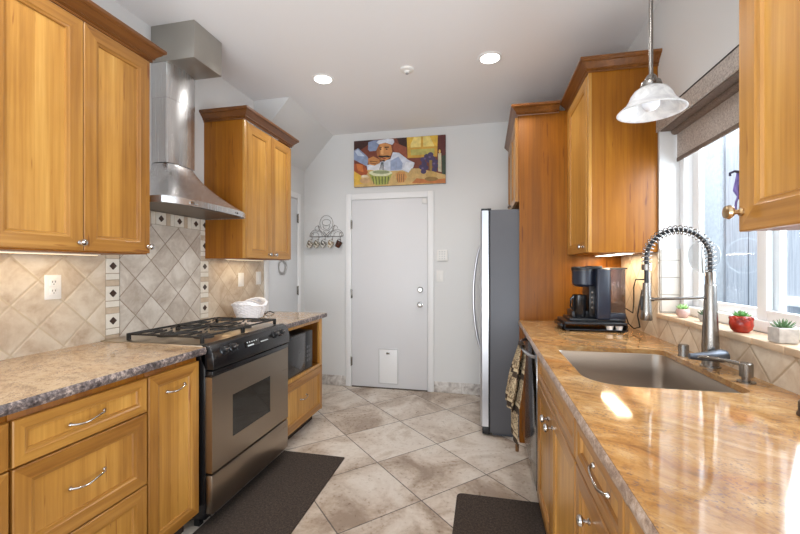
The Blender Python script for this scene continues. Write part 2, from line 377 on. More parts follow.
for nm, z, pr in (('deadbolt', 1.075, [(.0, .028), (.020, .027), (.030, .018), (.032, .004), (.033, 0)]), ('door_knob', .915, [(0, .062), (.018, .060), (.027, .048), (.024, .036), (.011, .028), (.011, .012), (.030, .008), (.033, 0)])):
    struct(nm, lathe(newbm(), pr[::-1], (-.668, 4.044, z), 24, rot=rotx), CHROME, d1)
b = newbm(); box(b, -1.122, -.905, 4.036, 4.044, .055, .435, .004); pf = struct('pet_flap', b, WHITE, d1)
b = newbm()
for s in ((-1.122, -1.112, .055, .435), (-.915, -.905, .055, .435), (-1.112, -.915, .055, .065), (-1.112, -.915, .425, .435)): box(b, s[0], s[1], 4.030, 4.036, s[2], s[3], .002)
struct('flap_frame', b, plain('pale_grey_frame', srgb(205, 205, 205), .4), pf)
struct('flap_latch', box(newbm(), -1.035, -.995, 4.028, 4.036, .375, .395, .003), NICKEL, pf)
b = newbm(); box(b, -.645, -.594, 4.026, 4.044, 1.985, 2.035, .004); struct('contact_sensor', b, PLW, d1)
# door in the left wall
b = box(newbm(), -2.0, -1.990, 3.287, 3.866, .01, 2.045, .002); d2 = struct('door_2', b, plain('grey_white_door', srgb(214, 216, 218), .45, 0, .01))
b = newbm(); casing(b, 'x', -2.0, 3.283, 3.870, 2.052, .062, .02); struct('door_casing', b, WHITE, d2)
for z in (.3, 1.06, 1.84):
    b = newbm(); box(b, -1.992, -1.978, 3.852, 3.872, z-.045, z+.045, .002); tube(b, [(-1.977, 3.861, z-.05), (-1.977, 3.861, z+.05)], .006); struct('hinge', b, NICKEL, d2)
# window
def rect_frame(bm, x0, x1, y0, y1, z0, z1, w, bev=.003, mi=0, wz=None):
    wz = wz or w
    box(bm, x0, x1, y0, y0+w, z0, z1, bev, mi); box(bm, x0, x1, y1-w, y1, z0, z1, bev, mi)
    box(bm, x0, x1, y0+w, y1-w, z0, z0+wz, bev, mi); box(bm, x0, x1, y0+w, y1-w, z1-wz, z1, bev, mi)
VIN = plain('white_vinyl', srgb(238, 240, 242), .35, 0, .01)
b = newbm(); rect_frame(b, 1.049, 1.128, WY0, WY1, WZ0+.004, WZ1, .045, .004); win = struct('window_1', b, VIN)
b = newbm(); rect_frame(b, 1.062, 1.084, 1.195, 1.815, WZ0+.045, WZ1-.045, .055, .004, wz=.045); struct('sliding_sash', b, VIN, win)
b = newbm(); rect_frame(b, 1.090, 1.114, 1.735, 2.365, WZ0+.045, WZ1-.045, .065, .004, wz=.045); struct('fixed_sash', b, VIN, win)
struct('window_pane', box(newbm(), 1.072, 1.075, 1.250, 1.760, 1.14, 1.995), PANE, win)
struct('window_pane', box(newbm(), 1.101, 1.104, 1.800, 2.300, 1.14, 1.995), PANE, win)
struct('sash_latch', box(newbm(), 1.050, 1.062, 1.775, 1.800, 1.50, 1.58, .003), VIN, win)
# outside: the neighbour's blue-grey siding
struct('wall_outside', box(newbm(), 2.0, 2.1, -1.0, 7.5, -.6, 4.2), SID)
struct('trim_11', box(newbm(), 1.965, 2.0, 3.83, 4.10, -.6, 4.2, .004), plain('grey_corner_board', srgb(168, 176, 184), .8, 0, .1, 30))

# ================================================================ cabinetry
def front(parent, name, side, xf, y0, y1, z0, z1, fw=.056, th=.02):
    """mitred frame with a recessed flat panel; side=+1 faces +x"""
    t = bmesh.new()
    def ring(d, dep): 
        x = xf-side*dep
        return [t.verts.new((x, y0+d, z0+d)), t.verts.new((x, y1-d, z0+d)), t.verts.new((x, y1-d, z1-d)), t.verts.new((x, y0+d, z1-d))]
    rs = [ring(0, th), ring(0, .003), ring(.003, 0), ring(fw-.004, 0), ring(fw+.001, .0035), ring(fw+.008, .0045), ring(fw+.011, .011)]
    mis = [0]*6
    for k, (a, c) in enumerate(zip(rs, rs[1:])):
        for i in range(4):
            f = t.faces.new((a[i], a[(i+1) % 4], c[(i+1) % 4], c[i])); f.material_index = 1 if i in (0, 2) else 2
    f = t.faces.new(rs[-1]); f.material_index = 0
    f = t.faces.new(rs[0][::-1])
    bmesh.ops.recalc_face_normals(t, faces=t.faces[:])
    return obj(name, t, [WV, WH, WF], parent, 30)
def knob(parent, x, y, z, side, m=CHROME, s=1.0):
    rot = Matrix.Rotation(R(90*side), 4, 'Y')
    pr = [(.009, 0), (.009, .003), (.005, .006), (.005, .014), (.012, .018), (.015, .023), (.013, .029), (.006, .032), (0, .0325)]
    return obj('knob', lathe(newbm(), [(r*s, h*s) for r, h in pr], (x, y, z), 20, rot=rot), m, parent)
def pull(parent, x, y, z, side, L=.11, m=CHROME, d=.024):
    b = newbm(); pts = []
    for i in range(17):
        u = -1+2*i/16
        pts.append((x+side*(.006+d*(1-abs(u)**3.0)), y+u*L/2, z+.006*math.sin(u*math.pi/2*1.6)))
    tube(b, pts, [.0030+.0012*abs(-1+2*i/16) for i in range(17)], 10)
    for s in (-1, 1): lathe(b, [(.0075, 0), (.0075, .003), (.004, .008)], (x, y+s*L/2, z+.006*s*math.sin(.8*math.pi)), 12, rot=Matrix.Rotation(R(90*side), 4, 'Y'))
    return obj('handle', b, m, parent)
def crown(parent, path, z0, h=.070, proj=.052, closed_back=.0):
    """stepped crown moulding along a plan polyline; outward = left of travel"""
    prof = [(0, -.004), (.008, -.004), (.010, .002), (.006, .006), (.014, .012), (.020, .014), (.018, .020), (.026, .030), (.040, .042), (.048, .050), (.046, .053), (.054, .056), (.062, .062), (.062, .078), (0, .078)]
    prof = [(o*proj/.062, z*h/.078) for o, z in prof]
    P = [Vector((p[0], p[1])) for p in path]; t = bmesh.new(); rings = []
    for i, p in enumerate(P):
        ns = []
        if i > 0: d = (P[i]-P[i-1]).normalized(); ns.append(Vector((-d.y, d.x)))
        if i < len(P)-1: d = (P[i+1]-P[i]).normalized(); ns.append(Vector((-d.y, d.x)))
        m = ns[0] if len(ns) == 1 else (ns[0]+ns[1])/(1+ns[0].dot(ns[1]))
        rings.append([t.verts.new((p.x+m.x*o, p.y+m.y*o, z0+z)) for o, z in prof])
    n = len(prof)
    for a, c in zip(rings, rings[1:]):
        for k in range(n): t.faces.new((a[k], a[(k+1) % n], c[(k+1) % n], c[k]))
    t.faces.new(rings[0]); t.faces.new(rings[-1][::-1])
    bmesh.ops.recalc_face_normals(t, faces=t.faces[:])
    return obj('crown_moulding', t, WC, parent, 25)
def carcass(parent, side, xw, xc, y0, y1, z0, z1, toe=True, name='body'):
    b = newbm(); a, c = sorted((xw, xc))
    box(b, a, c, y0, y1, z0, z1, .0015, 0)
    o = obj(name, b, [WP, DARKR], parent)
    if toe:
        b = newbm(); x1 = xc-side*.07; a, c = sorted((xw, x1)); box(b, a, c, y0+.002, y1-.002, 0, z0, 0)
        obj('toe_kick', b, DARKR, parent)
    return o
XF = -1.365; ZT = .878
# left run, nearest first
c = thing('base_cabinet', 'honey wooden base cabinet showing only a sliver at the left edge of the photo', 'cabinet', (-1.7, .63, 0))
carcass(c, 1, -2.0, XF-.02, .402, .868, .10, ZT)
f = front(c, 'drawer', 1, XF, .407, .864, .708, .848, .032); pull(f, XF, .63, .778, 1)
f = front(c, 'drawer', 1, XF, .407, .864, .106, .702); pull(f, XF, .63, .56, 1)
c = thing('drawer_cabinet', 'wooden three-drawer base cabinet left of the narrow pull-out door', 'cabinet', (-1.7, 1.1, 0))
carcass(c, 1, -2.0, XF-.02, .870, 1.343, .10, ZT)
for z0, z1, hz, fw in ((.708, .848, .778, .034), (.410, .702, .562, .052), (.106, .404, .27, .052)):
    f = front(c, 'drawer', 1, XF, .873, 1.340, z0, z1, fw); pull(f, XF, 1.095, hz, 1, .12)
c = thing('base_cabinet', 'narrow wooden base cabinet with one tall door, directly beside the range', 'cabinet', (-1.7, 1.49, 0))
carcass(c, 1, -2.0, XF-.02, 1.345, 1.640, .10, ZT)
f = front(c, 'door', 1, XF, 1.348, 1.637, .106, .848, .05); pull(f, XF, 1.492, .762, 1, .10)
# microwave cabinet at far end
c = thing('microwave_cabinet', 'wooden end base cabinet with open niche above one deep drawer', 'cabinet', (-1.7, 2.77, 0))
b = newbm()
box(b, -2.0, XF-.001, 2.430, 2.448, .10, ZT, .001); box(b, -2.0, XF-.001, 3.080, 3.100, .10, ZT, .001)
box(b, -2.0, XF-.02, 2.448, 3.080, .10, .118); box(b, -2.0, XF-.002, 2.448, 3.080, .472, .492, .001)
box(b, -2.0, -1.985, 2.448, 3.080, .118, ZT)
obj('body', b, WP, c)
b = newbm()
for q in ((2.430, 2.452, .475, ZT), (3.045, 3.100, .475, ZT), (2.452, 3.045, .472, .498), (2.452, 3.045, .852, ZT)): box(b, XF-.02, XF, *q, .0015)
obj('face_frame', b, [WV], c)
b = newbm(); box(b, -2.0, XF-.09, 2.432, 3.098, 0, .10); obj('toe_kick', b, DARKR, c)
f = front(c, 'drawer', 1, XF+.002, 2.434, 3.097, .106, .468, .056); pull(f, XF, 2.75, .31, 1, .10)
# left uppers
UX = -1.664
c = thing('wall_cabinet', 'large honey wall cabinet with two tall doors left of the range hood', 'cabinet', (-1.83, 1.32, 1.372))
carcass(c, 1, -2.0, UX-.02, .975, 1.652, 1.372, 2.365, False)
f = front(c, 'door', 1, UX, .982, 1.3155, 1.377, 2.352, .058); knob(f, UX, 1.299, 1.410, 1)
f = front(c, 'door', 1, UX, 1.3185, 1.650, 1.377, 2.352, .058); knob(f, UX, 1.636, 1.410, 1)
crown(c, [(UX-.002, .975), (UX-.002, 1.652), (-1.999, 1.652)][::-1], 2.356)
c = thing('wall_cabinet', 'two-door wooden wall cabinet right of the range hood, above the basket', 'cabinet', (-1.83, 2.78, 1.372))
carcass(c, 1, -2.0, UX-.02, 2.447, 3.118, 1.372, 2.365, False)
b = newbm(); box(b, UX-.02, UX-.003, 2.447, 2.478, 1.374, 2.36, .001); obj('face_frame', b, WV, c)
f = front(c, 'door', 1, UX, 2.480, 2.793, 1.377, 2.352, .056); knob(f, UX, 2.755, 1.41, 1)
f = front(c, 'door', 1, UX, 2.797, 3.115, 1.377, 2.352, .056); knob(f, UX, 2.84, 1.41, 1)
crown(c, [(UX-.002, 2.447), (UX-.002, 3.118)], 2.356) if False else crown(c, [(-1.999, 3.118), (UX-.002, 3.118), (UX-.002, 2.447), (-1.999, 2.447)], 2.366)
# right base run
XR = .270
def right_base(label, y0, y1, items, name='base_cabinet'):
    c = thing(name, label, 'cabinet', (.6, (y0+y1)/2, 0)); carcass(c, -1, .948, XR+.02, y0, y1, .10, ZT if name != 'sink_cabinet' else .66)
    if name == 'sink_cabinet':
        b = newbm(); box(b, XR+.02, XR+.038, y0, y1, .66, ZT); box(b, XR+.038, .948, y0, y0+.018, .66, ZT); box(b, XR+.038, .948, y1-.018, y1, .66, ZT); obj('upper_frame', b, WV, c)
    return c
c = right_base('wooden sink base cabinet on the right with two doors and false drawer front', 1.272, 2.150, None, 'sink_cabinet')
front(c, 'false_drawer_front', -1, XR, 1.276, 2.146, .716, .850, .034)
f = front(c, 'door', -1, XR, 1.713, 2.146, .106, .708); knob(f, XR, 1.765, .652, -1, s=1.15)
f = front(c, 'door', -1, XR, 1.276, 1.709, .106, .708); knob(f, XR, 1.665, .652, -1, s=1.15)
c = right_base('wooden base cabinet in the right run with a bow handled drawer, beside the sink cabinet', .847, 1.270, None)
f = front(c, 'drawer', -1, XR, .850, 1.267, .716, .850, .034); pull(f, XR, 1.000, .800, -1, .12, d=.014)
f = front(c, 'door', -1, XR, .850, 1.267, .106, .708); knob(f, XR, 1.10, .635, -1)
c = right_base('wooden base cabinet under the right counter nearest the camera', .30, .845, None)
f = front(c, 'drawer', -1, XR, .303, .842, .716, .850, .034); pull(f, XR, .57, .785, -1, .12)
f = front(c, 'door', -1, XR, .303, .842, .106, .708); knob(f, XR, .79, .652, -1)
# filler next to the fridge panel
c = thing('filler_cabinet', 'narrow wooden filler between the dishwasher and the tall panel', 'cabinet', (.6, 2.89, 0))
carcass(c, -1, .948, XR, 2.765, 3.003, .10, ZT)
# right uppers
VX = .600
VB = .585
c = thing('wall_cabinet', 'tall wooden wall cabinet on the right above the coffee maker', 'cabinet', (.78, 2.73, 1.39))
carcass(c, -1, .948, VB+.02, 2.425, 3.003, 1.392, 2.450, False)
f = front(c, 'door', -1, VB, 2.465, 2.998, 1.397, 2.436, .056); knob(f, VB, 2.535, 1.432, -1)
b = newbm(); box(b, VB+.003, VB+.02, 2.425, 2.462, 1.394, 2.445, .001); obj('face_frame', b, WV, c)
crown(c, [(.949, 2.425), (VB+.002, 2.425), (VB+.002, 3.002)], 2.438, .068)
c = thing('wall_cabinet', 'wooden wall cabinet cropped by the right edge of the photo, beside the window', 'cabinet', (.78, .8, 1.39))
carcass(c, -1, .948, VX+.02, .500, 1.092, 1.392, 2.450, False)
f = front(c, 'door', -1, VX, .645, 1.090, 1.390, 2.436, .060); knob(f, VX, 1.077, 1.437, -1, BRASS, 1.15)
f = front(c, 'door', -1, VX, .502, .642, 1.390, 2.436, .045)
crown(c, [(.949, .500), (VX+.002, .500), (VX+.002, 1.092), (.949, 1.092)], 2.438, .068)
# refrigerator surround
c = thing('refrigerator_surround', 'tall wooden panel and over-fridge cabinet enclosing the refrigerator', 'cabinet', (.6, 3.5, 0))
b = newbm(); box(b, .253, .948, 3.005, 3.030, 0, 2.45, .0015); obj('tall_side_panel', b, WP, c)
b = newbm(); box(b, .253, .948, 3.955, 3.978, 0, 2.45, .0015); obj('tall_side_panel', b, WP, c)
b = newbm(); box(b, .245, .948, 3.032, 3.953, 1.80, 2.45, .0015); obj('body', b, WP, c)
f = front(c, 'door', -1, .225, 3.034, 3.490, 1.804, 2.436, .056); knob(f, .225, 3.465, 1.84, -1)
f = front(c, 'door', -1, .225, 3.494, 3.951, 1.804, 2.436, .056); knob(f, .225, 3.52, 1.84, -1)
crown(c, [(.530, 3.004), (.243, 3.004), (.243, 3.978)], 2.438, .068)

# ================================================================ worktops
def slab_edge(bm, x0, x1, y0, y1, z0, z1, face, mi=1):
    """wavy chiselled edge strip on one face ('+x','-x','+y')"""
    t = bmesh.new(); L = (y1-y0) if 'x' in face else (x1-x0); n = max(8, int(L/.02)); rows = 6; g = []
    rnd = random.Random(int(L*1000))
    for i in range(n+1):
        col = []
        for j in range(rows+1):
            q = j/rows; d = .005*math.sin(math.pi*q)**.5 if 0 < j < rows else 0
            d += rnd.uniform(-.0018, .0018) if 0 < j < rows else 0
            z = z0+(z1-z0)*q; a = i/n
            if face == '+x': p = (x1+d, y0+(y1-y0)*a, z)
            elif face == '-x': p = (x0-d, y0+(y1-y0)*a, z)
            else: p = (x0+(x1-x0)*a, y1+d, z)
            col.append(t.verts.new(p))
        g.append(col)
    for i in range(n):
        for j in range(rows): t.faces.new((g[i][j], g[i+1][j], g[i+1][j+1], g[i][j+1]))
    bmesh.ops.recalc_face_normals(t, faces=t.faces[:])
    merge(bm, t, mi)
def strip_box(bm, x0, x1, y0, y1, z0, z1): box(bm, x0, x1, y0, y1, z0, z1, .0006, 0, 1)
b = newbm(); strip_box(b, -1.999, -1.342, .2, 1.652, .879, .914); slab_edge(b, -1.999, -1.3415, .2, 1.652, .8795, .9135, '+x')
o = obj('countertop', b, [GL, GEL]); tag(o, 'pale tan granite countertop left of the range with chiselled grey edge', 'countertop')
b = newbm(); strip_box(b, -1.999, -1.342, 2.424, 3.143, .879, .914); slab_edge(b, -1.999, -1.3415, 2.424, 3.143, .8795, .9135, '+x'); slab_edge(b, -1.999, -1.342, 2.424, 3.143, .8795, .9135, '+y')
o = obj('countertop', b, [GL, GEL]); tag(o, 'short granite countertop carrying the white basket, over the microwave niche', 'countertop')
# right worktop with the sink cut-out
def rrect(x0, x1, y0, y1, rads, n=10):
    """counter-clockwise; rads = radius at (x0,y0),(x1,y0),(x1,y1),(x0,y1)"""
    P = []
    for (cx, cy, sx, sy, a0), r in zip(((x0, y0, 1, 1, 180), (x1, y0, -1, 1, 270), (x1, y1, -1, -1, 0), (x0, y1, 1, -1, 90)), rads):
        for k in range(n+1):
            a = R(a0+90*k/n); P.append((cx+sx*r+r*math.cos(a), cy+sy*r+r*math.sin(a)))
    return P
SINK = (.342, .822, 1.400, 2.055)
SR = (.13, .05, .05, .04)
def ring_slab(bm, outer, inner, z0, z1):
    t = bmesh.new(); es = []
    for L in (outer, inner):
        vs = [t.verts.new((p[0], p[1], z1)) for p in L]
        for i in range(len(vs)): es.append(t.edges.new((vs[i], vs[(i+1) % len(vs)])))
    bmesh.ops.triangle_fill(t, use_beauty=True, use_dissolve=False, edges=es)
    r = bmesh.ops.extrude_face_region(t, geom=t.faces[:])
    bmesh.ops.translate(t, vec=(0, 0, z0-z1), verts=[v for v in r['geom'] if isinstance(v, bmesh.types.BMVert)])
    bmesh.ops.recalc_face_normals(t, faces=t.faces[:]); merge(bm, t, 0)
b = newbm(); ring_slab(b, [(.250, .2), (.949, .2), (.949, 3.004), (.250, 3.004)], rrect(*SINK, SR), .893, .914); box(b, .2505, .300, .2, 3.004, .8785, .894, 0, 1)
slab_edge(b, .2495, .949, .2, 3.004, .8790, .9135, '-x')
o = obj('countertop', b, [GR, GER]); tag(o, 'long glossy tan and rust granite countertop on the right around the sink', 'countertop')
# sink
b = newbm(); t = bmesh.new(); rings = []
for off, z in ((-.012, .8925), (.002, .8925), (.004, .888), (.008, .80), (.014, .70), (.022, .678), (.045, .668)):
    P = rrect(SINK[0]+off, SINK[1]-off, SINK[2]+off, SINK[3]-off, [max(.02, r-off*.6) for r in SR]); rings.append([t.verts.new((p[0], p[1], z)) for p in P])
for a, c2 in zip(rings, rings[1:]):
    n = len(a)
    for i in range(n): t.faces.new((a[i], a[(i+1) % n], c2[(i+1) % n], c2[i]))
t.faces.new(rings[-1])
bmesh.ops.recalc_face_normals(t, faces=t.faces[:])
for f in t.faces: f.normal_flip()
merge(b, t)
s = thing('kitchen_sink', 'undermount stainless steel single bowl sink in the right counter', 'sink', (.58, 1.72, .668))
obj('bowl', b, SSK, s, 50)
obj('drain', lathe(newbm(), [(.056, .002), (.05, .005), (.042, .003), (.03, -.002), (0, -.002)], (.6, 1.75, .669), 28), CHROME, s)

# ================================================================ range
XD = -1.312
rg = thing('gas_range', 'slide-in stainless gas range with black control panel between the left counters', 'range', (-1.66, 2.04, 0))
b = newbm(); box(b, -1.985, -1.350, 1.660, 2.416, .055, .905, .002)
for k in range(6): box(b, -1.352, -1.3485, 1.665, 1.669, .79-k*.012, .796-k*.012)
for x, y in ((-1.93, 1.7), (-1.93, 2.37), (-1.42, 1.7), (-1.42, 2.37)): box(b, x-.015, x+.015, y-.015, y+.015, 0, .055)
obj('body', b, BLK, rg)
b = newbm(); box(b, -1.985, -1.365, 1.656, 2.420, .905, .919, .004); obj('cooktop', b, COOK, rg)
b = newbm(); prism(b, [(-1.375, .921), (-1.352, .923), (-1.328, .912), (-1.310, .885), (-1.302, .850), (-1.300, .800), (-1.350, .798), (-1.375, .85)], 'y', 1.660, 2.416, bev=.003)
cp = obj('control_panel', b, BLK, rg, 50)
nrm = Matrix.Rotation(R(66), 4, 'Y')
for y in (1.742, 1.815, 2.235, 2.308):
    k = obj('knob', lathe(newbm(), [(.024, -.002), (.024, .003), (.018, .006), (.0165, .024), (.013, .027), (0, .0275)], (-1.310, y, .880), 24, rot=nrm), BLKP, cp)
    b = newbm(); box(b, -.0025, .0025, -.014, .014, .026, .031, .001, mat=Matrix.Translation((-1.310, y, .880)) @ nrm); obj('knob_grip', b, NICKEL, k)
b = newbm(); box(b, -.018, .016, -.075, .055, 0, .003, .001, mat=Matrix.Translation((-1.305, 2.00, .872)) @ Matrix.Rotation(R(74), 4, 'Y')); dp = obj('display', b, GLASSD, cp)
b = newbm()
M = Matrix.Translation((-1.305, 2.00, .872)) @ Matrix.Rotation(R(74), 4, 'Y')
PRT = plain('pale_print', srgb(200, 205, 205), .4)
for i in range(5): obj('button', box(newbm(), -.013, -.008, -.065+i*.022, -.056+i*.022, .003, .0045, mat=M), PRT, dp)
obj('badge', box(newbm(), .004, .012, -.062, -.005, .003, .0045, mat=M), PRT, dp)
for i in range(4): obj('button', box(newbm(), .004, .010, .072+i*.020, .084+i*.020, -.001, .004, mat=M), PRT, dp)
b = newbm(); box(b, -1.350, XD+.004, 1.662, 2.414, .764, .792, .004); obj('door_top_grip', b, BLK, rg)
b = newbm()
# door with a rectangular hole for the window
wy0, wy1, wz0, wz1 = 1.822, 2.192, .405, .628
for q in ((1.662, wy0, .288, .762), (wy1, 2.414, .288, .762), (wy0, wy1, .288, wz0), (wy0, wy1, wz1, .762)): box(b, -1.350, XD, *q, 0)
od = obj('oven_door', b, SS, rg)
obj('oven_window', box(newbm(), -1.345, XD-.002, wy0-.001, wy1+.001, wz0-.001, wz1+.001), GLASSD, od)
b = newbm(); box(b, -1.350, XD, 1.662, 2.414, .085, .276, .004); obj('warming_drawer', b, SS, rg)
# grates: two cast iron frames with fingers over four burners
def grate(y0, y1):
    b = newbm(); z = .952; x0, x1 = -1.850, -1.400; r = .006
    def bar(p, q, rr=.0055): 
        d = (Vector(q)-Vector(p)); tube(b, [p, q], rr, 6)
    for p, q in (((x0, y0), (x1, y0)), ((x0, y1), (x1, y1)), ((x0, y0), (x0, y1)), ((x1, y0), (x1, y1)), (((x0+x1)/2, y0), ((x0+x1)/2, y1))):
        bar((p[0], p[1], z), (q[0], q[1], z), .006)
    yc = (y0+y1)/2
    for xc in ((x0*3+x1)/4, (x0+3*x1)/4):
        for sx, sy in ((1, 1), (1, -1), (-1, 1), (-1, -1)):
            bar((xc+sx*.1125*.95, yc+sy*(y1-y0)/2*.95, z), (xc+sx*.03, yc+sy*.03, z+.003))
        bar((xc, y0, z), (xc, yc-.035, z+.003)); bar((xc, y1, z), (xc, yc+.035, z+.003))
    for x in (x0, x1):
        for y in (y0, y1):
            box(b, x-.008, x+.008, y-.008, y+.008, .9195, z+.004, .002)
    return obj('grate', b, BLKM, rg)
grate(1.700, 2.034); grate(2.042, 2.392)
for x, y in ((-1.760, 1.86), (-1.520, 1.86), (-1.760, 2.217), (-1.520, 2.217)):
    b = newbm(); lathe(b, [(.052, .919), (.050, .926), (.036, .928), (.036, .934), (.034, .937), (0, .938)], (x, y, 0), 28); obj('burner', b, BLKM, rg)
# range hood: flared stainless canopy, chimney and ceiling box
hd = thing('range_hood', 'stainless chimney range hood with flared canopy and ceiling box above the range', 'range hood', (-1.83, 2.1, 1.655))
t = bmesh.new(); rings = []
def hood_ring(q):
    # q=0 chimney, 1 canopy rim
    e = q**1.9; z = 1.945+(1.688-1.945)*q
    x1 = -1.885+(.258)*(.35*q+.65*e); y0 = 1.992+(1.712-1.992)*e; y1 = 2.228+(2.440-2.228)*(.6*q+.4*e)
    bul = .012+.014*q; rc = .02+.01*q
    P = [(-1.998, y0), (-1.998+.02, y0)]
    n = 12
    for k in range(n+1):
        u = k/n; y = y0+(y1-y0)*u; x = x1-rc*(abs(2*u-1)**6)+bul*(1-(2*u-1)**2); P.append((x, y))
    P += [(-1.998+.02, y1), (-1.998, y1)]
    return [t.verts.new((p[0], p[1], z)) for p in P]
for k in range(13): rings.append(hood_ring(k/12))
low = [t.verts.new((v.co.x, v.co.y, 1.652)) for v in rings[-1]]; rings.append(low)
for a, c2 in zip(rings, rings[1:]):
    n = len(a)
    for i in range(n): t.faces.new((a[i], a[(i+1) % n], c2[(i+1) % n], c2[i]))
t.faces.new(rings[0]); bmesh.ops.recalc_face_normals(t, faces=t.faces[:])
b = newbm(); merge(b, t); obj('canopy', b, SSV, hd, 55)
b = newbm()
P = [(-1.997, 1.722)]+[(-1.655+.020*(1-(2*k/12-1)**2)-.02*abs(2*k/12-1)**6, 1.722+.706*k/12) for k in range(13)]+[(-1.997, 2.428)]
prism(b, P, 'z', 1.655, 1.664); obj('filter_panel', b, plain('filter_grey', srgb(120, 112, 104), .45, .7), hd)
b = newbm()
def chim(z0, z1, g=0):
    P = [(-1.998, 1.992-g), (-1.90, 1.992-g)]+[(-1.885+g+.010*(1-(2*k/8-1)**2)-.008*abs(2*k/8-1)**6, 1.992-g+(.236+2*g)*k/8) for k in range(9)]+[(-1.90, 2.228+g), (-1.998, 2.228+g)]
    prism(b, P, 'z', z0, z1)
chim(1.95, 2.50); chim(2.345, 2.57, .002)
obj('chimney', b, SSV, hd, 55)
b = newbm(); box(b, -1.998, -1.690, 1.986, 2.232, 2.560, 2.783, .0015); obj('ceiling_box', b, plain('painted_grey_steel', srgb(172, 168, 160), .35, .75, .03), hd)
b = newbm()
for y in (2.21, 2.235, 2.26, 2.285): lathe(b, [(.0055, 0), (.0055, .004), (0, .005)], (-1.612, y, 1.668), 12, rot=Matrix.Rotation(R(90), 4, 'Y'))
obj('hood_button', b, BLKP, hd)
obj('hood_badge', box(newbm(), -1.612, -1.606, 1.86, 1.92, 1.662, 1.676, .001), CHROME, hd)

# microwave in the niche
mw = thing('microwave_oven', 'grey and black microwave inside the niche of the end cabinet', 'microwave', (-1.65, 2.7, .4925))
b = newbm(); box(b, -1.83, -1.392, 2.458, 2.945, .494, .800, .006); obj('body', b, BLKP, mw)
dr = obj('door', box(newbm(), -1.392, -1.378, 2.460, 2.815, .498, .797, .004), plain('microwave_door_grey', srgb(74, 74, 75), .25, .5), mw)
obj('door_glass', box(newbm(), -1.380, -1.3765, 2.475, 2.790, .530, .775, .001), GREYG, dr)
b = newbm(); box(b, -1.392, -1.380, 2.818, 2.943, .498, .797, .003); kp = obj('control_pad', b, BLKP, mw)
b = newbm()
for i in range(4):
    for j in range(3): box(b, -1.3805, -1.379, 2.838+j*.032, 2.858+j*.032, .56+i*.035, .58+i*.035)
obj('keys', b, plain('key_grey', srgb(90, 90, 92), .4), kp)

# ================================================================ refrigerator
fr = thing('refrigerator', 'stainless refrigerator with grey sides at the end of the right run', 'refrigerator', (.43, 3.5, 0))
b = newbm(); box(b, .040, .880, 3.062, 3.935, .03, 1.752, .006); box(b, .06, .86, 3.10, 3.90, 0, .03); obj('body', b, FGREY, fr)
b = newbm(); box(b, .028, .040, 3.068, 3.930, .07, 1.742, .001); obj('door_gasket', b, BLKP, fr)
for y0, y1, nm in ((3.066, 3.497, -1), (3.503, 3.932, 1)):
    b = newbm()
    prof = [(.028, y0), (-.020, y0), (-.030, y0+.012)]+[(-.030-.008*math.sin(math.pi*k/8), y0+.012+(y1-y0-.024)*k/8) for k in range(1, 8)]+[(-.030, y1-.012), (-.020, y1), (.028, y1)]
    prism(b, prof, 'z', .075, 1.748); d = obj('door', b, SSF, fr, 50)
    yh = y1-.045 if nm < 0 else y0+.045
    b = newbm(); pts = [(-.036-.062*math.sin(math.pi*k/20)**.7, yh, .60+(1.50-.60)*k/20) for k in range(21)]
    tube(b, pts, .011, 12)
    obj('door_handle', b, SSF, d, 60)
for y in (3.075, 3.87): obj('hinge_cover', box(newbm(), -.028, .05, y, y+.055, 1.749, 1.766, .004), BLKP, fr)
b = newbm(); box(b, -.018, .040, 3.08, 3.92, .012, .07, .003); obj('toe_grille', b, BLKP, fr)

# ================================================================ dishwasher and towel
dw = thing('dishwasher', 'dark stainless dishwasher under the right counter with a towel on it', 'dishwasher', (.6, 2.46, 0))
b = newbm(); box(b, .295, .93, 2.160, 2.758, .02, .868, .002); obj('body', b, BLKP, dw)
b = newbm(); box(b, .268, .295, 2.158, 2.760, .115, .862, .004); obj('door', b, steel('dishwasher_steel', srgb(120, 118, 116), .16, 'z'), dw)
b = newbm(); pts = [(.268-.050*math.sin(math.pi*k/20)**.55, 2.185+.55*k/20, .822) for k in range(21)]; tube(b, pts, .0095, 12); obj('handle', b, SSF, dw, 60)
b = newbm(); box(b, .31, .93, 2.162, 2.756, 0, .02); obj('toe_grille', b, BLKP, dw)
def towel_mat():
    t = NT('printed_kitchen_towel'); v = t.obj()
    s = t.n('ShaderNodeSeparateXYZ', None, _0=v)
    w1 = t.noise(t.mapping(v, (40, 30, 42)), 1.0, 2, .5, 1.6)
    band = t.math('FRACT', t.math('MULTIPLY', s.outputs[2], 6.3))
    c = t.ramp(w1, [(.40, srgb(190, 172, 140)), (.47, srgb(176, 156, 124)), (.50, srgb(70, 54, 40)), (.54, srgb(64, 48, 36)), (.57, srgb(170, 150, 118))])
    bc = t.ramp(band, [(.0, srgb(58, 44, 32)), (.16, srgb(58, 44, 32)), (.18, srgb(190, 172, 140)), (.26, srgb(190, 172, 140)), (.28, srgb(122, 100, 74)), (1, srgb(122, 100, 74))], 'CONSTANT')
    msk = t.math('GREATER_THAN', band, .34)
    t.bump(t.noise(v, 300, 2), .4, .001)
    return t.set(Base_Color=t.mix(msk, bc, c), Roughness=.95)
tw = thing('kitchen_towel', 'brown and cream printed towel hanging from the dishwasher handle', 'towel', (.2, 2.42, .83))
t = bmesh.new(); rows = []
NR, NC = 40, 26
prof = []
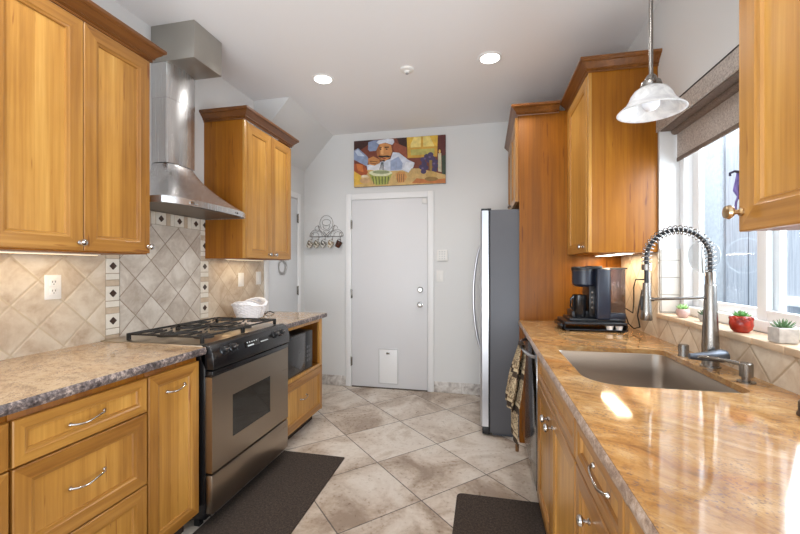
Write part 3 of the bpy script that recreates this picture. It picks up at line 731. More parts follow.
# down outside, over the bar, down inside
for k in range(NR+1):
    s_ = k/NR
    if s_ < .42: q = s_/.42; prof.append((-1, .50+(.826-.50)*q))
    elif s_ < .54: q = (s_-.42)/.12; prof.append((-math.cos(math.pi*q), .826+.016*math.sin(math.pi*q)))
    else: q = (s_-.54)/.46; prof.append((1, .826-(.826-.35)*q))
for k, (sd, z) in enumerate(prof):
    row = []
    hang = max(0, .826-z)
    pass
    for j in range(NC+1):
        u = j/NC*2-1
        half = (.060+.17*min(1, hang/.22)) if sd < 0 else (.060+.16*min(1, hang/.25))
        y = 2.44+u*half*.8-(.16*hang if sd < 0 else .30*hang)
        fold = math.sin(u*9+z*4+(0 if sd < 0 else 1.3))*.013*min(1, hang*5+.2)
        if sd < 0: x = .2045+fold-.070*min(1, hang/.28)*(1-.25*u*u)
        else: x = .2325+fold*.35-.075*min(1, max(0, hang-.05)/.28)*(1-.2*u*u)
        if sd > 0: x = min(x, .262)
        row.append(t.verts.new((x, y, z+.010*u*u)))
    rows.append(row)
for a, c2 in zip(rows, rows[1:]):
    for j in range(NC): t.faces.new((a[j], a[j+1], c2[j+1], c2[j]))
bmesh.ops.recalc_face_normals(t, faces=t.faces[:])
r = bmesh.ops.solidify(t, geom=t.faces[:], thickness=.003)
b = newbm(); merge(b, t); TWM = towel_mat(); obj('cloth', b, TWM, tw, 80)
b = newbm()
for i in range(9):
    y = 2.20+i*.022; tube(b, [(.170, y, .365), (.172, y+.004*math.sin(i), .33), (.180, 2.29+.3*(y-2.29), .285)], .0016, 6)
tube(b, [(.180, 2.29, .30), (.180, 2.29, .262)], .010, 8); obj('tassel', b, plain('brown_tassel', srgb(120, 84, 50), .9), tw)

# ================================================================ faucet and sink fittings
FY = 1.748
fc = thing('spring_faucet', 'tall brushed steel spring coil faucet behind the sink', 'faucet', (.868, FY, .914))
b = newbm(); lathe(b, [(.034, .914), (.034, .920), (.0285, .922), (.0285, 1.00), (.026, 1.06), (.021, 1.18), (.0195, 1.235), (.0165, 1.238), (.0165, 1.285), (.0145, 1.288), (0, 1.288)], (.868, FY, 0), 32); obj('body', b, NICKEL, fc)
path = []
for k in range(8): path.append((.868, FY, 1.288+.045*k/7))
cx, cz, rad = (.868+.642)/2, 1.345, (.868-.642)/2
for k in range(1, 40): a = math.pi*k/40; path.append((cx+rad*math.cos(a), FY, cz+rad*.98*math.sin(a)))
for k in range(8): path.append((.642, FY, 1.345-.110*k/7))
b = newbm(); tube(b, path, .0085, 12); obj('hose', b, BLKP, fc)
# coil around the hose
P = [Vector(p) for p in path]; seglen = [0]
for a, c2 in zip(P, P[1:]): seglen.append(seglen[-1]+(c2-a).length)
tot = seglen[-1]-.075; pts = []; turns = 27; N = turns*14
for i in range(N+1):
    s_ = tot*i/N; k = max(j for j in range(len(P)) if seglen[j] <= s_+1e-9); k = min(k, len(P)-2)
    u = (s_-seglen[k])/max(1e-9, seglen[k+1]-seglen[k]); p = P[k].lerp(P[k+1], u); d = (P[k+1]-P[k]).normalized()
    n1 = Vector((0, 1, 0)); n2 = d.cross(n1).normalized(); a = 2*math.pi*turns*i/N
    pts.append(p+(n1*math.cos(a)+n2*math.sin(a))*.0170)
b = newbm(); tube(b, pts, .0021, 6); obj('spring_coil', b, plain('spring_steel', srgb(150, 148, 146), .2, 1, .02), fc, 60)
b = newbm(); lathe(b, [(0, 1.243), (.0135, 1.243), (.015, 1.20), (.018, 1.13), (.0215, 1.095), (.019, 1.091), (0, 1.091)], (.642, FY, 0), 32); sh = obj('spray_head', b, NICKEL, fc); obj('coil_collar', lathe(newbm(), [(.0095, 1.318), (.018, 1.318), (.018, 1.294), (.0095, 1.294)], (.642, FY, 0), 28), NICKEL, fc)
b = newbm(); box(b, .620, .632, FY-.006, FY+.006, 1.13, 1.19, .003); obj('spray_trigger', b, BLKP, sh)
b = newbm(); tube(b, [(.655, FY, 1.176), (.852, FY, 1.186)], .0055, 12); tube(b, [(.644, FY, 1.175), (.668, FY, 1.1765)], .0085, 12); obj('docking_arm', b, NICKEL, fc)
b = newbm(); tube(b, [(.868, FY-.028, .968), (.868, FY-.065, .968)], .019, 20)
tube(b, [(.888, FY-.064, .972), (.868, FY-.066, .971), (.83, FY-.070, .969), (.78, FY-.074, .967), (.760, FY-.074, .967)], [.021, .025, .018, .013, .011], 16); obj('lever', b, plain('blue_grey_steel', srgb(92, 97, 106), .35, .6), fc)
sd = thing('soap_dispenser', 'brushed steel soap pump with a thin spout beside the faucet, right of it', 'soap dispenser', (.868, 1.535, .914))
b = newbm(); lathe(b, [(.026, .914), (.026, .918), (.012, .921), (.012, .932), (.019, .934), (.0195, .978), (.017, .981), (0, .981)], (.868, 1.535, 0), 28); obj('pump', b, NICKEL, sd)
b = newbm(); tube(b, [(.862, 1.54, .973), (.835, 1.58, .976), (.80, 1.64, .974), (.785, 1.665, .968)], [.007, .006, .0055, .005], 10); obj('spout', b, NICKEL, sd)
b = newbm(); lathe(b, [(.021, .914), (.021, .918), (.0195, .920), (.0195, .962), (.018, .965), (0, .965)], (.858, 1.935, 0), 28); o = obj('air_gap_cap', b, NICKEL); tag(o, 'short round steel cap on the counter left of the faucet', 'air gap')
b = newbm(); lathe(b, [(.030, .914), (.030, .920), (.027, .924), (.027, .950), (.022, .956), (0, .957)], (.835, 1.215, 0), 28); o = obj('air_switch_button', b, plain('dark_bronze', srgb(96, 84, 74), .35, .8)); tag(o, 'dark round fitting on the counter cut by the right edge of the photo', 'counter fitting')

# ================================================================ coffee maker on its pod drawer
pd = thing('coffee_pod_tray', 'low black pod drawer tray under the coffee maker with white pods', 'pod drawer', (.69, 2.66, .914))
x0, x1, y0, y1 = .485, .835, 2.545, 2.82
b = newbm(); box(b, x0, x1, y0, y1, .955, .972, .004); box(b, x0, x0+.006, y0+.03, y1, .925, .955); box(b, x1-.006, x1, y0+.0, y1, .925, .955); box(b, x0, x1, y0, y1, .922, .928, .001)
for x in (x0+.02, x1-.02):
    for y in (y0+.02, y1-.02): lathe(b, [(.010, .914), (.010, .922)], (x, y, 0), 12); 
obj('tray_frame', b, BLKP, pd)
b = newbm(); box(b, x0-.022, x0+.002, y0+.035, y1-.01, .926, .955, .008); obj('drawer_front', b, BLK, pd)
b = newbm(); tube(b, [(x0-.026, y0+.09, .940), (x0-.030, y0+.12, .940), (x0-.026, y0+.15, .940)], .003, 8); obj('drawer_handle', b, CHROME, pd)
proto = None
for i, (x, y) in enumerate(((.742, 2.572), (.795, 2.572))):
    if proto is None:
        b = newbm(); lathe(b, [(0, 0), (.017, 0), (.022, .022), (.0235, .0225), (.0235, .024), (0, .0245)], (0, 0, 0), 24); proto = obj('coffee_pod', b, PLW); proto.location = (x, y, .928)
        tag(proto, 'white coffee pod on the left in the open side of the pod drawer', 'coffee pod', 'coffee pods in the drawer')
    else: copy_tree(proto, (x, y, .928), 'white coffee pod on the right in the open side of the pod drawer')
cm = thing('coffee_maker', 'blue-black pod coffee maker with smoky water tank on the far right counter', 'coffee maker', (.69, 2.66, .972))
b = newbm(); box(b, .520, .838, 2.585, 2.80, .972, .990, .004); box(b, .545, .675, 2.64, 2.80, .985, 1.03, .004); box(b, .640, .675, 2.62, 2.80, 1.0, 1.19, .004); obj('base', b, BLKP, cm)
b = newbm(); box(b, .672, .752, 2.575, 2.80, .985, 1.300, .010, seg=3); obj('tower', b, NAVY, cm)
b = newbm(); lathe(b, [(0, 1.185), (.058, 1.185), (.072, 1.20), (.074, 1.285), (0, 1.285)], (.625, 2.68, 0), 32); obj('brew_head', b, NAVY, cm)
b = newbm(); lathe(b, [(.078, 1.286), (.078, 1.306), (.072, 1.312), (0, 1.312)], (.625, 2.68, 0), 32); box(b, .62, .71, 2.60, 2.66, 1.296, 1.316, .004); obj('lid', b, BLKP, cm)
b = newbm(); lathe(b, [(0, .992), (.036, .992), (.042, 1.005), (.044, 1.13), (.040, 1.132), (.040, 1.01), (0, 1.0)], (.592, 2.665, 0), 28)
tube(b, [(.552, 2.64, 1.12), (.534, 2.63, 1.11), (.532, 2.63, 1.06), (.552, 2.64, 1.03)], .006, 8); obj('mug_stand', b, BLK, cm)
b = newbm(); box(b, .662, .674, 2.615, 2.622, 1.02, 1.17, .002); obj('button_strip', b, BLKP, cm)
b = newbm()
for k in range(4): lathe(b, [(.006, 0), (.006, .002), (0, .0025)], (.657, 2.6195, 1.055+k*.032), 12, rot=rotx)
obj('control_button', b, NICKEL, cm)
b = newbm()
for q in ((.754, .757, 2.590, 2.790), (.833, .836, 2.590, 2.790), (.757, .833, 2.590, 2.593), (.757, .833, 2.787, 2.790)): box(b, *q, 1.03, 1.296)
box(b, .754, .836, 2.590, 2.790, 1.027, 1.031); tk = obj('water_tank', b, TANK, cm)
obj('tank_lid', box(newbm(), .748, .845, 2.582, 2.797, 1.296, 1.304, .002), BLKP, tk)
obj('tank_base', box(newbm(), .752, .838, 2.585, 2.795, .988, 1.027, .003), NAVY, cm)
obj('tank_water', box(newbm(), .758, .832, 2.594, 2.786, 1.032, 1.09), glass('clear_water', (.8, .8, .78, 1), .3), tk)
# twisted cable up to an outlet on the splashback
b = newbm(); tube(b, [(.842, 2.70, .99), (.862, 2.66, 1.0), (.868, 2.64, .96), (.885, 2.60, .935), (.905, 2.56, .95), (.885, 2.54, 1.02), (.895, 2.535, 1.10), (.905, 2.53, 1.17), (.93, 2.53, 1.20)], .0038, 8)
tube(b, [(.842, 2.72, 1.02), (.865, 2.68, 1.05), (.880, 2.60, 1.03), (.872, 2.56, 1.10), (.868, 2.55, 1.19), (.875, 2.54, 1.235), (.93, 2.53, 1.235)], .0038, 8)
box(b, .922, .940, 2.52, 2.545, 1.19, 1.215, .004); box(b, .922, .940, 2.52, 2.545, 1.225, 1.248, .004)
o = obj('power_cable', b, BLKM); tag(o, 'black looping power cables from the coffee maker to the splashback outlet', 'cable')
def plate(name, x, y, z, side, kind, label, cat='wall plate', group=None, m=PLW, w=.072, h=.115):
    t_ = thing(name, label, cat, (x, y, z), group)
    a, c2 = sorted((x, x+side*.006))
    obj('cover_plate', box(newbm(), a, c2, y-w/2, y+w/2, z-h/2, z+h/2, .0025), m, t_)
    if kind == 'outlet':
        for dz in (-.021, .021):
            a, c2 = sorted((x+side*.006, x+side*.009)); b = newbm(); box(b, a, c2, y-.017, y+.017, z+dz-.0145, z+dz+.0145, .0025)
            s_ = obj('socket', b, m, t_); b = newbm(); a, c2 = sorted((x+side*.008, x+side*.0095))
            for dy in (-.0065, .0065): box(b, a, c2, y+dy-.0012, y+dy+.0012, z+dz, z+dz+.009)
            box(b, a, c2, y-.002, y+.002, z+dz-.009, z+dz-.005); obj('slots', b, BLKM, s_)
    else:
        a, c2 = sorted((x+side*.006, x+side*.010)); obj('rocker', box(newbm(), a, c2, y-.015, y+.015, z-.032, z+.032, .002), m, t_)
    return t_
plate('wall_outlet', -1.992, 1.430, 1.213, 1, 'outlet', 'white duplex outlet on the left tiles below the large wall cabinet', 'outlet')
plate('light_switch', -1.992, 2.870, 1.206, 1, 'switch', 'white rocker switch on the tiles behind the basket, nearer the range', 'switch', 'switches above the basket')
plate('light_switch', -1.992, 3.125, 1.213, 1, 'switch', 'white rocker switch at the far edge of the tiles by the hallway door', 'switch', 'switches above the basket')
plate('wall_outlet', .942, 2.532, 1.22, -1, 'outlet', 'pale outlet on the splashback where the coffee maker cables plug in', 'outlet')

# ================================================================ pendant, recessed lights, cabinet lights
px, py = .640, 1.70
pn = thing('pendant_lamp', 'pendant lamp with bell shaped alabaster glass shade over the sink', 'pendant lamp', (px, py, 2.783))
obj('ceiling_canopy', lathe(newbm(), [(0, 2.75), (.03, 2.752), (.06, 2.765), (.062, 2.783), (0, 2.783)], (px, py, 0), 28), NICKEL, pn)
obj('rod', tube(newbm(), [(px, py, 2.060), (px, py, 2.755)], .0075, 12), NICKEL, pn)
obj('socket_cap', lathe(newbm(), [(0, 2.066), (.012, 2.064), (.020, 2.054), (.022, 2.044), (.034, 2.036), (.038, 2.022), (.036, 2.012), (.030, 2.012), (0, 2.012)], (px, py, 0), 28), NICKEL, pn)
prf0 = [(.030, 2.030), (.040, 2.028), (.058, 2.016), (.070, 1.998), (.078, 1.978), (.090, 1.958), (.112, 1.940), (.124, 1.930), (.126, 1.927), (.122, 1.925), (.108, 1.934), (.086, 1.951), (.074, 1.972), (.066, 1.994), (.054, 2.011), (.038, 2.023), (.028, 2.025)]
prf = [(r*(.95+.05*min(1, max(0, (z-1.93)/.05))), 1.917+(z-1.925)*.93) for r, z in prf0]
obj('glass_shade', lathe(newbm(), prf, (px, py, 0), 56), ALAB, pn, 60)
obj('bulb', lathe(newbm(), [(0, 2.012), (.014, 2.010), (.015, 1.994), (.024, 1.98), (.031, 1.960), (.030, 1.942), (.020, 1.928), (0, 1.922)], (px, py, 0), 24), BULB, pn, 60)
def lamp(name, kind, loc, energy, col, **k):
    l = bpy.data.lights.new(name, kind); l.energy = energy; l.color = col
    for a, v in k.items(): setattr(l, a, v)
    o = bpy.data.objects.new(name, l); SC.collection.objects.link(o); o.location = loc; return o
cans = [((-1.238, 2.829), 'round recessed ceiling light on the left, above the far-left wall cabinet'), ((.036, 2.798), 'round recessed ceiling light on the right side of the ceiling'),
        ((-1.238, .9), 'added round recessed ceiling light over the left counter, outside the photo'), ((.036, .9), 'added round recessed ceiling light over the right counter, outside the photo')]  # unseen pair, added to light the near end of the kitchen
pr0 = None
for (x, y), lb in cans:
    if pr0 is None:
        pr0 = thing('recessed_light', lb, 'ceiling light', (x, y, 2.784), 'recessed ceiling lights')
        obj('trim_ring', lathe(newbm(), [(.066, 2.7835), (.066, 2.779), (.076, 2.776), (.086, 2.779), (.087, 2.7835)], (x, y, 0), 40), WHITE, pr0)
        obj('lens', lathe(newbm(), [(.066, 2.7805), (.03, 2.779), (0, 2.7785)], (x, y, 0), 40), LED, pr0)
    else: copy_tree(pr0, (x, y, 2.784), lb)
    lamp('recessed_lamp', 'SPOT', (x, y, 2.772), 50, (1, .98, .95), spot_size=R(150), spot_blend=.8, shadow_soft_size=.06)
sm = thing('smoke_detector', 'small round white detector on the ceiling between the two recessed lights', 'smoke detector', (-.565, 2.821, 2.784))
obj('housing', lathe(newbm(), [(0, 2.752), (.02, 2.753), (.024, 2.764), (.05, 2.770), (.052, 2.7835)], (-.565, 2.821, 0), 32), PLW, sm)
obj('sensor_tip', lathe(newbm(), [(0, 2.744), (.010, 2.745), (.012, 2.752)], (-.565, 2.821, 0), 16), plain('grey_plastic', srgb(150, 150, 150), .4), sm)
def undercab(label, x, y0, y1, z, power, wx=.05, m=BAR):
    t_ = thing('under_cabinet_light', label, 'cabinet light', (x, (y0+y1)/2, z), 'under cabinet light bars')
    obj('housing', box(newbm(), x-wx/2, x+wx/2, y0, y1, z-.006, z-.0005, .001), PLW, t_)
    obj('lens', box(newbm(), x-wx/2+.006, x+wx/2-.006, y0+.01, y1-.01, z-.008, z-.006, .0005), m, t_)
    area('cabinet_lamp', (x, (y0+y1)/2, z-.011), (0, 0, 0), wx-.01, y1-y0-.03, power, (1, .76, .46))
undercab('slim warm light bar under the large wall cabinet left of the hood', -1.88, 1.02, 1.55, 1.372, .6)
undercab('slim warm light bar under the wall cabinet above the basket', -1.88, 2.55, 3.0, 1.372, .6)
undercab('slim bright light bar under the wall cabinet above the coffee maker', .80, 2.47, 2.96, 1.392, 3.6, .09, BARR)
undercab('slim light bar under the cropped right wall cabinet by the window', .80, .56, 1.04, 1.392, 1.5, .05)

# ================================================================ roller shade
rs = thing('roller_shade', 'taupe woven roller shade with fabric valance at the top of the window', 'window shade', (1.0, 1.78, 2.085))
obj('valance', box(newbm(), .938, .948, 1.12, 2.425, 2.060, 2.142, .001), SHADEF, rs)
obj('valance_top_shadow', box(newbm(), .936, .949, 1.118, 2.427, 2.142, 2.148, .001), BLKM, rs)  # black strip standing in for the thin shadow along the valance top
obj('headrail', box(newbm(), .951, 1.010, 1.155, 2.405, 2.058, 2.084, .002), HEMF, rs)
b = newbm(); tube(b, [(1.022, 1.16, 2.055), (1.022, 2.40, 2.055)], .020, 20); obj('roller_tube', b, HEMF, rs)
obj('fabric', box(newbm(), 1.030, 1.0325, 1.165, 2.395, 1.905, 2.055), SHADEF, rs)
obj('hem_bar', box(newbm(), 1.026, 1.0365, 1.165, 2.395, 1.885, 1.907, .004), HEMF, rs)

# ================================================================ sill objects
def leaf(bm, base, dirv, L, W, curl=.3, mi=0):
    d = Vector(dirv).normalized(); side = d.cross(Vector((0, 0, 1))); side = side.normalized() if side.length > .01 else Vector((1, 0, 0)); up = side.cross(d).normalized()
    t = bmesh.new(); rings = []
    for k in range(7):
        q = k/6; wd = W*math.sin(math.pi*min(1, q*.85+.14))**.8*(1 if q < 1 else 0); p = Vector(base)+d*L*q+up*(-curl*L*q*q) if False else Vector(base)+d*L*q+Vector((0, 0, 1))*(curl*L*q*q)
        th = wd*.32+.0003
        rings.append([t.verts.new(p+side*wd*.5*math.cos(a)+up*th*math.sin(a)) for a in [i*math.pi/4 for i in range(8)]])
    for a, c2 in zip(rings, rings[1:]):
        for i in range(8): t.faces.new((a[i], a[(i+1) % 8], c2[(i+1) % 8], c2[i]))
    t.faces.new(rings[0]); t.faces.new(rings[-1]); bmesh.ops.recalc_face_normals(t, faces=t.faces[:]); merge(bm, t, mi)
def rosette(x, y, z, L, W, rings, m, parent, seed=1, name='foliage'):
    rd = random.Random(seed); b = newbm()
    for k, (n, el) in enumerate(rings):
        for i in range(n):
            a = 2*math.pi*(i+.5*(k % 2))/n+rd.uniform(-.15, .15); e = R(el+rd.uniform(-8, 8))
            leaf(b, (x, y, z), (math.cos(a)*math.cos(e), math.sin(a)*math.cos(e), math.sin(e)), L*rd.uniform(.8, 1.1)*(1-.12*k), W, .25)
    return obj(name, b, m, parent, 60)
GRN = plain('succulent_green', srgb(84, 140, 66), .45, 0, .25, 60); GRN2 = plain('grey_green_leaf', srgb(92, 122, 84), .5, 0, .25, 60); GRN3 = plain('pale_green_leaf', srgb(140, 180, 110), .5, 0, .2, 60)
SOIL = plain('dark_soil', srgb(60, 44, 34), .9, 0, .4, 80)
RX = 1.0
# red pot
rp = thing('potted_succulent', 'green succulent in a round glossy red pot on the window sill', 'plant', (.970, 1.745, 1.054))
def redpot():
    t = NT('red_glazed_pot'); n = t.noise(t.obj(), 25, 4); t.bump(t.noise(t.obj(), 60, 3), .5, .004)
    return t.set(Base_Color=t.ramp(n, [(.35, srgb(120, 26, 16)), (.6, srgb(176, 52, 32))]), Roughness=.18)
b = newbm(); lathe(b, [(0, 1.0545), (.022, 1.0545), (.033, 1.066), (.0375, 1.084), (.036, 1.102), (.030, 1.115), (.027, 1.118), (.024, 1.115), (.024, 1.106), (0, 1.106)], (.970, 1.745, 0), 36)
for k in range(10):
    a = 2*math.pi*k/10; lathe(b, [(0, -.008), (.007, -.005), (.0085, 0), (.007, .005), (0, .008)], (.970+.030*math.cos(a), 1.745+.030*math.sin(a), 1.108), 10)
obj('pot', b, redpot(), rp); obj('soil', lathe(newbm(), [(.0235, 1.1065), (0, 1.109)], (.970, 1.745, 0), 24), SOIL, rp)
rosette(.970, 1.745, 1.110, .030, .012, ((9, 18), (7, 42), (4, 70)), GRN, rp, 3)
# grey cube pot
gp = thing('potted_succulent', 'spiky grey-green succulent in a small square marble pot on the window sill', 'plant', (.968, 1.527, 1.054))
b = newbm(); hw = .027
t = bmesh.new(); rings = []
for d, z in ((.003, 1.0545), (0, 1.058), (0, 1.104), (.002, 1.106), (.006, 1.106), (.006, 1.094)):
    rings.append([t.verts.new((.968+sx*(hw-d), 1.527+sy*(hw-d), z)) for sx, sy in ((-1, -1), (1, -1), (1, 1), (-1, 1))])
t.faces.new(rings[0][::-1])
for a, c2 in zip(rings, rings[1:]):
    for i in range(4): t.faces.new((a[i], a[(i+1) % 4], c2[(i+1) % 4], c2[i]))
t.faces.new(rings[-1]); bmesh.ops.recalc_face_normals(t, faces=t.faces[:]); merge(b, t)
obj('pot', b, plain('grey_marble', srgb(190, 184, 178), .4, 0, .2, 40), gp)
obj('soil', box(newbm(), .948, .988, 1.507, 1.547, 1.0945, 1.099), SOIL, gp)
rosette(.968, 1.527, 1.098, .040, .006, ((11, 22), (9, 45), (6, 72)), GRN2, gp, 5)
# pink pot
pp = thing('potted_succulent', 'pale green plant in a small blush pot at the far end of the sill', 'plant', (.972, 2.20, 1.054))
b = newbm(); lathe(b, [(0, 1.0545), (.018, 1.0545), (.028, 1.070), (.029, 1.092), (.026, 1.098), (.024, 1.096), (.024, 1.088), (0, 1.088)], (.972, 2.20, 0), 32); obj('pot', b, plain('blush_ceramic', srgb(196, 164, 156), .4, 0, .08, 40), pp)
obj('soil', lathe(newbm(), [(.0235, 1.0885), (0, 1.091)], (.972, 2.20, 0), 24), SOIL, pp)
rosette(.972, 2.20, 1.090, .036, .011, ((7, 25), (6, 50), (4, 75)), GRN3, pp, 8)
# small dark plant seen behind the faucet
kp = thing('potted_succulent', 'tiny dark green plant in a low grey pot behind the faucet on the sill', 'plant', (1.0, 2.06, 1.054))
b = newbm(); lathe(b, [(0, 1.0545), (.018, 1.0545), (.025, 1.07), (.026, 1.085), (.022, 1.086), (.021, 1.078), (0, 1.078)], (1.0, 2.06, 0), 28); obj('pot', b, plain('grey_ceramic', srgb(170, 168, 166), .4, 0, .1, 40), kp)
rosette(1.0, 2.06, 1.080, .034, .008, ((8, 25), (6, 55), (3, 78)), plain('dark_green_leaf', srgb(58, 92, 62), .5, 0, .2, 60), kp, 9)
# round clear suncatcher hanging against the glass
sc = thing('sun_catcher', 'round clear disc with silver rim hanging in the window behind the faucet', 'sun catcher', (1.044, 2.175, 1.36))
cyy, czz, rr_ = 2.11, 1.36, .082; TH = R(-28); SCX = 1.018
b = newbm(); tube(b, [(SCX-math.sin(TH)*rr_*math.cos(2*math.pi*k/48)*-1, cyy-math.cos(TH)*rr_*math.cos(2*math.pi*k/48), czz+rr_*math.sin(2*math.pi*k/48)) for k in range(48)], .0045, 8, True); obj('rim', b, plain('silver_grey_rim', srgb(176, 178, 176), .35, .5), sc)
b = newbm(); lathe(b, [(0, -.001), (rr_-.004, -.001), (rr_-.004, .001), (0, .001)], (SCX, cyy, czz), 40, rot=Matrix.Rotation(-TH, 4, 'Z') @ Matrix.Rotation(R(90), 4, 'Y')); obj('disc', b, glass('frosted_disc', (.90, .92, .93, 1), .8, .5), sc)
b = newbm(); tube(b, [(SCX, cyy, czz+rr_), (SCX, cyy, 1.878)], .0008, 6); obj('thread', b, PLW, sc)
# little purple charm hung on the cropped wall cabinet
ch = thing('ribbon_charm', 'purple ribbon charm on a small hook on the far side of the cropped wall cabinet', 'charm', (.612, 1.10, 1.5))
b = newbm(); box(b, .606, .632, 1.0925, 1.096, 1.515, 1.545, .001); tube(b, [(.612, 1.095, 1.535), (.606, 1.115, 1.543), (.600, 1.122, 1.540), (.600, 1.122, 1.533)], .0032, 8); obj('hook', b, plain('dark_metal_hook', srgb(60, 58, 74), .35, .6), ch)
b = newbm(); tube(b, [(.612, 1.112, 1.540), (.6105, 1.112, 1.515), (.607, 1.111, 1.495), (.611, 1.110, 1.48)], [.0035, .006, .007, .003], 8); tube(b, [(.611, 1.110, 1.48), (.606, 1.110, 1.465), (.605, 1.110, 1.445)], .0025, 8); obj('ribbon', b, plain('purple_ribbon', srgb(104, 92, 150), .6, 0, .3, 80), ch)
b = newbm(); lathe(b, [(0, 1.470), (.004, 1.474), (.006, 1.484), (.004, 1.498), (0, 1.502)], (.615, 1.110, 0), 14); obj('bead', b, plain('dark_red_bead', srgb(110, 24, 30), .2), ch)

# ================================================================ rugs
def mat_rug(pts, label):
    b = newbm(); prism(b, pts, 'z', .0005, .011, bev=.003); o = obj('floor_mat', b, RUG); tag(o, label, 'rug'); return o
mat_rug([(-1.39, .9), (-.915, .9), (-.935, 2.500), (-1.39, 2.500)], 'dark brown floor mat on the tiles in front of the range')
mat_rug(rrect(-.155, .325, 1.30, 2.245, (.03, .03, .03, .03), 5), 'dark brown floor mat with rounded corners in front of the sink cabinet')

# ================================================================ basket on the far counter
bk = thing('wicker_basket', 'small white wicker basket with two arched handles on the far-left counter', 'basket', (-1.80, 2.70, .914))
BKX, BKY = -1.79, 2.70
WICK = plain('white_wicker', srgb(246, 246, 250), .6, 0, .03, 60)
LIFT = lambda a: (.026 if math.sin(a) < 0 else .036)*abs(math.sin(a))**1.3
b = newbm(); rows_ = 11
for k in range(rows_):
    q = k/(rows_-1); z = .922+.085*q; ax = .076+.028*q**.8; ay = .112+.044*q**.8
    pts = []
    for i in range(96):
        a = 2*math.pi*i/96; wv = .0035*math.sin(a*16+(math.pi if k % 2 else 0))
        pts.append((BKX+(ax+wv)*math.cos(a), BKY+(ay+wv)*math.sin(a), z+.0015*math.cos(a*16)+q*LIFT(a)))
    tube(b, pts, .0062, 6, True)
for i in range(32):
    a = 2*math.pi*i/32; tube(b, [(BKX+.076*math.cos(a), BKY+.112*math.sin(a), .918), (BKX+.104*math.cos(a), BKY+.156*math.sin(a), 1.003+LIFT(a))], .003, 5)
lathe(b, [(0, .9145), (.070, .9145), (.070, .920), (0, .920)], (BKX, BKY, 0), 32, sx=1, sy=1.4)
obj('woven_body', b, WICK, bk, 80)
b = newbm()
for ph in (0, math.pi):
    pts = [(BKX+(.106+.006*math.sin(6*a+ph))*math.cos(a), BKY+(.158+.006*math.sin(6*a+ph))*math.sin(a), 1.008+LIFT(a)+.004*math.cos(14*a+ph)) for a in [2*math.pi*i/96 for i in range(96)]]
    tube(b, pts, .007, 6, True)
obj('braided_rim', b, WICK, bk, 80)
for sgn, hh in ((-1, .028), (1, .044)):
    b = newbm()
    for ph in (0, math.pi):
        pts = []
        for i in range(31):
            u = i/30; a = math.pi*u
            pts.append((BKX+.100*math.cos(a), BKY+sgn*(.040+.070*math.sin(a))+.003*math.cos(u*30+ph), 1.014+hh*math.sin(a)+.003*math.sin(u*30+ph)))
        tube(b, pts, .0085, 6)
    obj('handle', b, WICK, bk, 80)
b = newbm()
tube(b, [(-1.80, 2.93, .918), (-1.79, 2.95, .932), (-1.775, 2.965, .936), (-1.765, 2.98, .926), (-1.76, 3.0, .918)], .004, 8); tube(b, [(-1.80, 2.93, .918), (-1.82, 2.95, .920), (-1.83, 2.97, .926)], .0035, 8)
o = obj('tongs', b, BLKM); tag(o, 'small dark curved clip lying behind the white basket on the counter', 'clip')
# wire ornament on the hallway door
wr = thing('wire_wreath', 'small round wire ornament on the grey hallway door, below the far-left wall cabinet', 'ornament', (-1.988, 3.52, 1.31))
b = newbm(); rd = random.Random(4)
for k in range(7):
    r0 = .070+rd.uniform(-.012, .012); cy_, cz_ = 3.54+rd.uniform(-.006, .006), 1.315+rd.uniform(-.006, .006)
    tube(b, [(-1.985+.003*math.sin(5*a+k), cy_+(r0+.010*math.sin(5*a+k))*math.cos(a), cz_+(r0+.010*math.sin(5*a+k))*math.sin(a)) for a in [2*math.pi*i/60 for i in range(60)]], .0016, 5, True)
tube(b, [(-1.9895, 3.54, 1.395), (-1.983, 3.54, 1.395), (-1.983, 3.54, 1.375)], .0015, 5)
obj('wire', b, plain('pewter_wire', srgb(176, 174, 172), .4, .6), wr)

# ================================================================ back wall: rack, mugs, keypad, switch, picture
WIRE = plain('grey_wire', srgb(128, 122, 118), .4, .6)
rk = thing('wall_mug_rack', 'scrolled wire mug rack hanging on the back wall left of the door', 'mug rack', (-1.735, 4.05, 1.66))
YW = 4.045; b = newbm(); x0, x1, zb = -1.930, -1.530, 1.655; xm = (x0+x1)/2
tube(b, [(x0, YW, zb+.004), (x0+.02, YW, zb), (x1-.02, YW, zb), (x1, YW, zb+.004)], .0035, 8)
def arc(cx_, cz_, rx, rz, a0, a1, r=.0020, n=28): tube(b, [(cx_+rx*math.cos(R(a0+(a1-a0)*i/n)), YW, cz_+rz*math.sin(R(a0+(a1-a0)*i/n))) for i in range(n+1)], r, 6)
arc(xm, zb+.150, .078, .085, 0, 360, n=40); arc(xm, zb+.158, .050, .035, 0, 360); arc(xm, zb+.125, .040, .045, 180, 360)
for s_ in (-1, 1):
    arc(xm+s_*.125, zb+.002, .075, .075, 0, 180); arc(xm+s_*.135, zb+.012, .045, .040, -20, 200)
    arc(xm+s_*.105, zb+.090, .030, .030, 0, 300); arc(xm+s_*.175, zb+.022, .020, .022, 0, 320)
    tube(b, [(xm+s_*.01, YW, zb), (xm+s_*.05, YW, zb+.045), (xm+s_*.085, YW, zb+.085), (xm+s_*.10, YW, zb+.13)], .0028, 6)
    tube(b, [(xm-s_*.01, YW, zb+.01), (xm+s_*.04, YW, zb+.06)], .0028, 6)
obj('scroll_frame', b, WIRE, rk)
hx = [-1.900, -1.820, -1.740, -1.655, -1.560]
for x in hx:
    b = newbm(); tube(b, [(x, YW, zb), (x, YW-.002, zb-.030), (x, YW-.010, zb-.042), (x, YW-.022, zb-.038), (x, YW-.026, zb-.028)], .0024, 6); obj('hook', b, WIRE, rk)
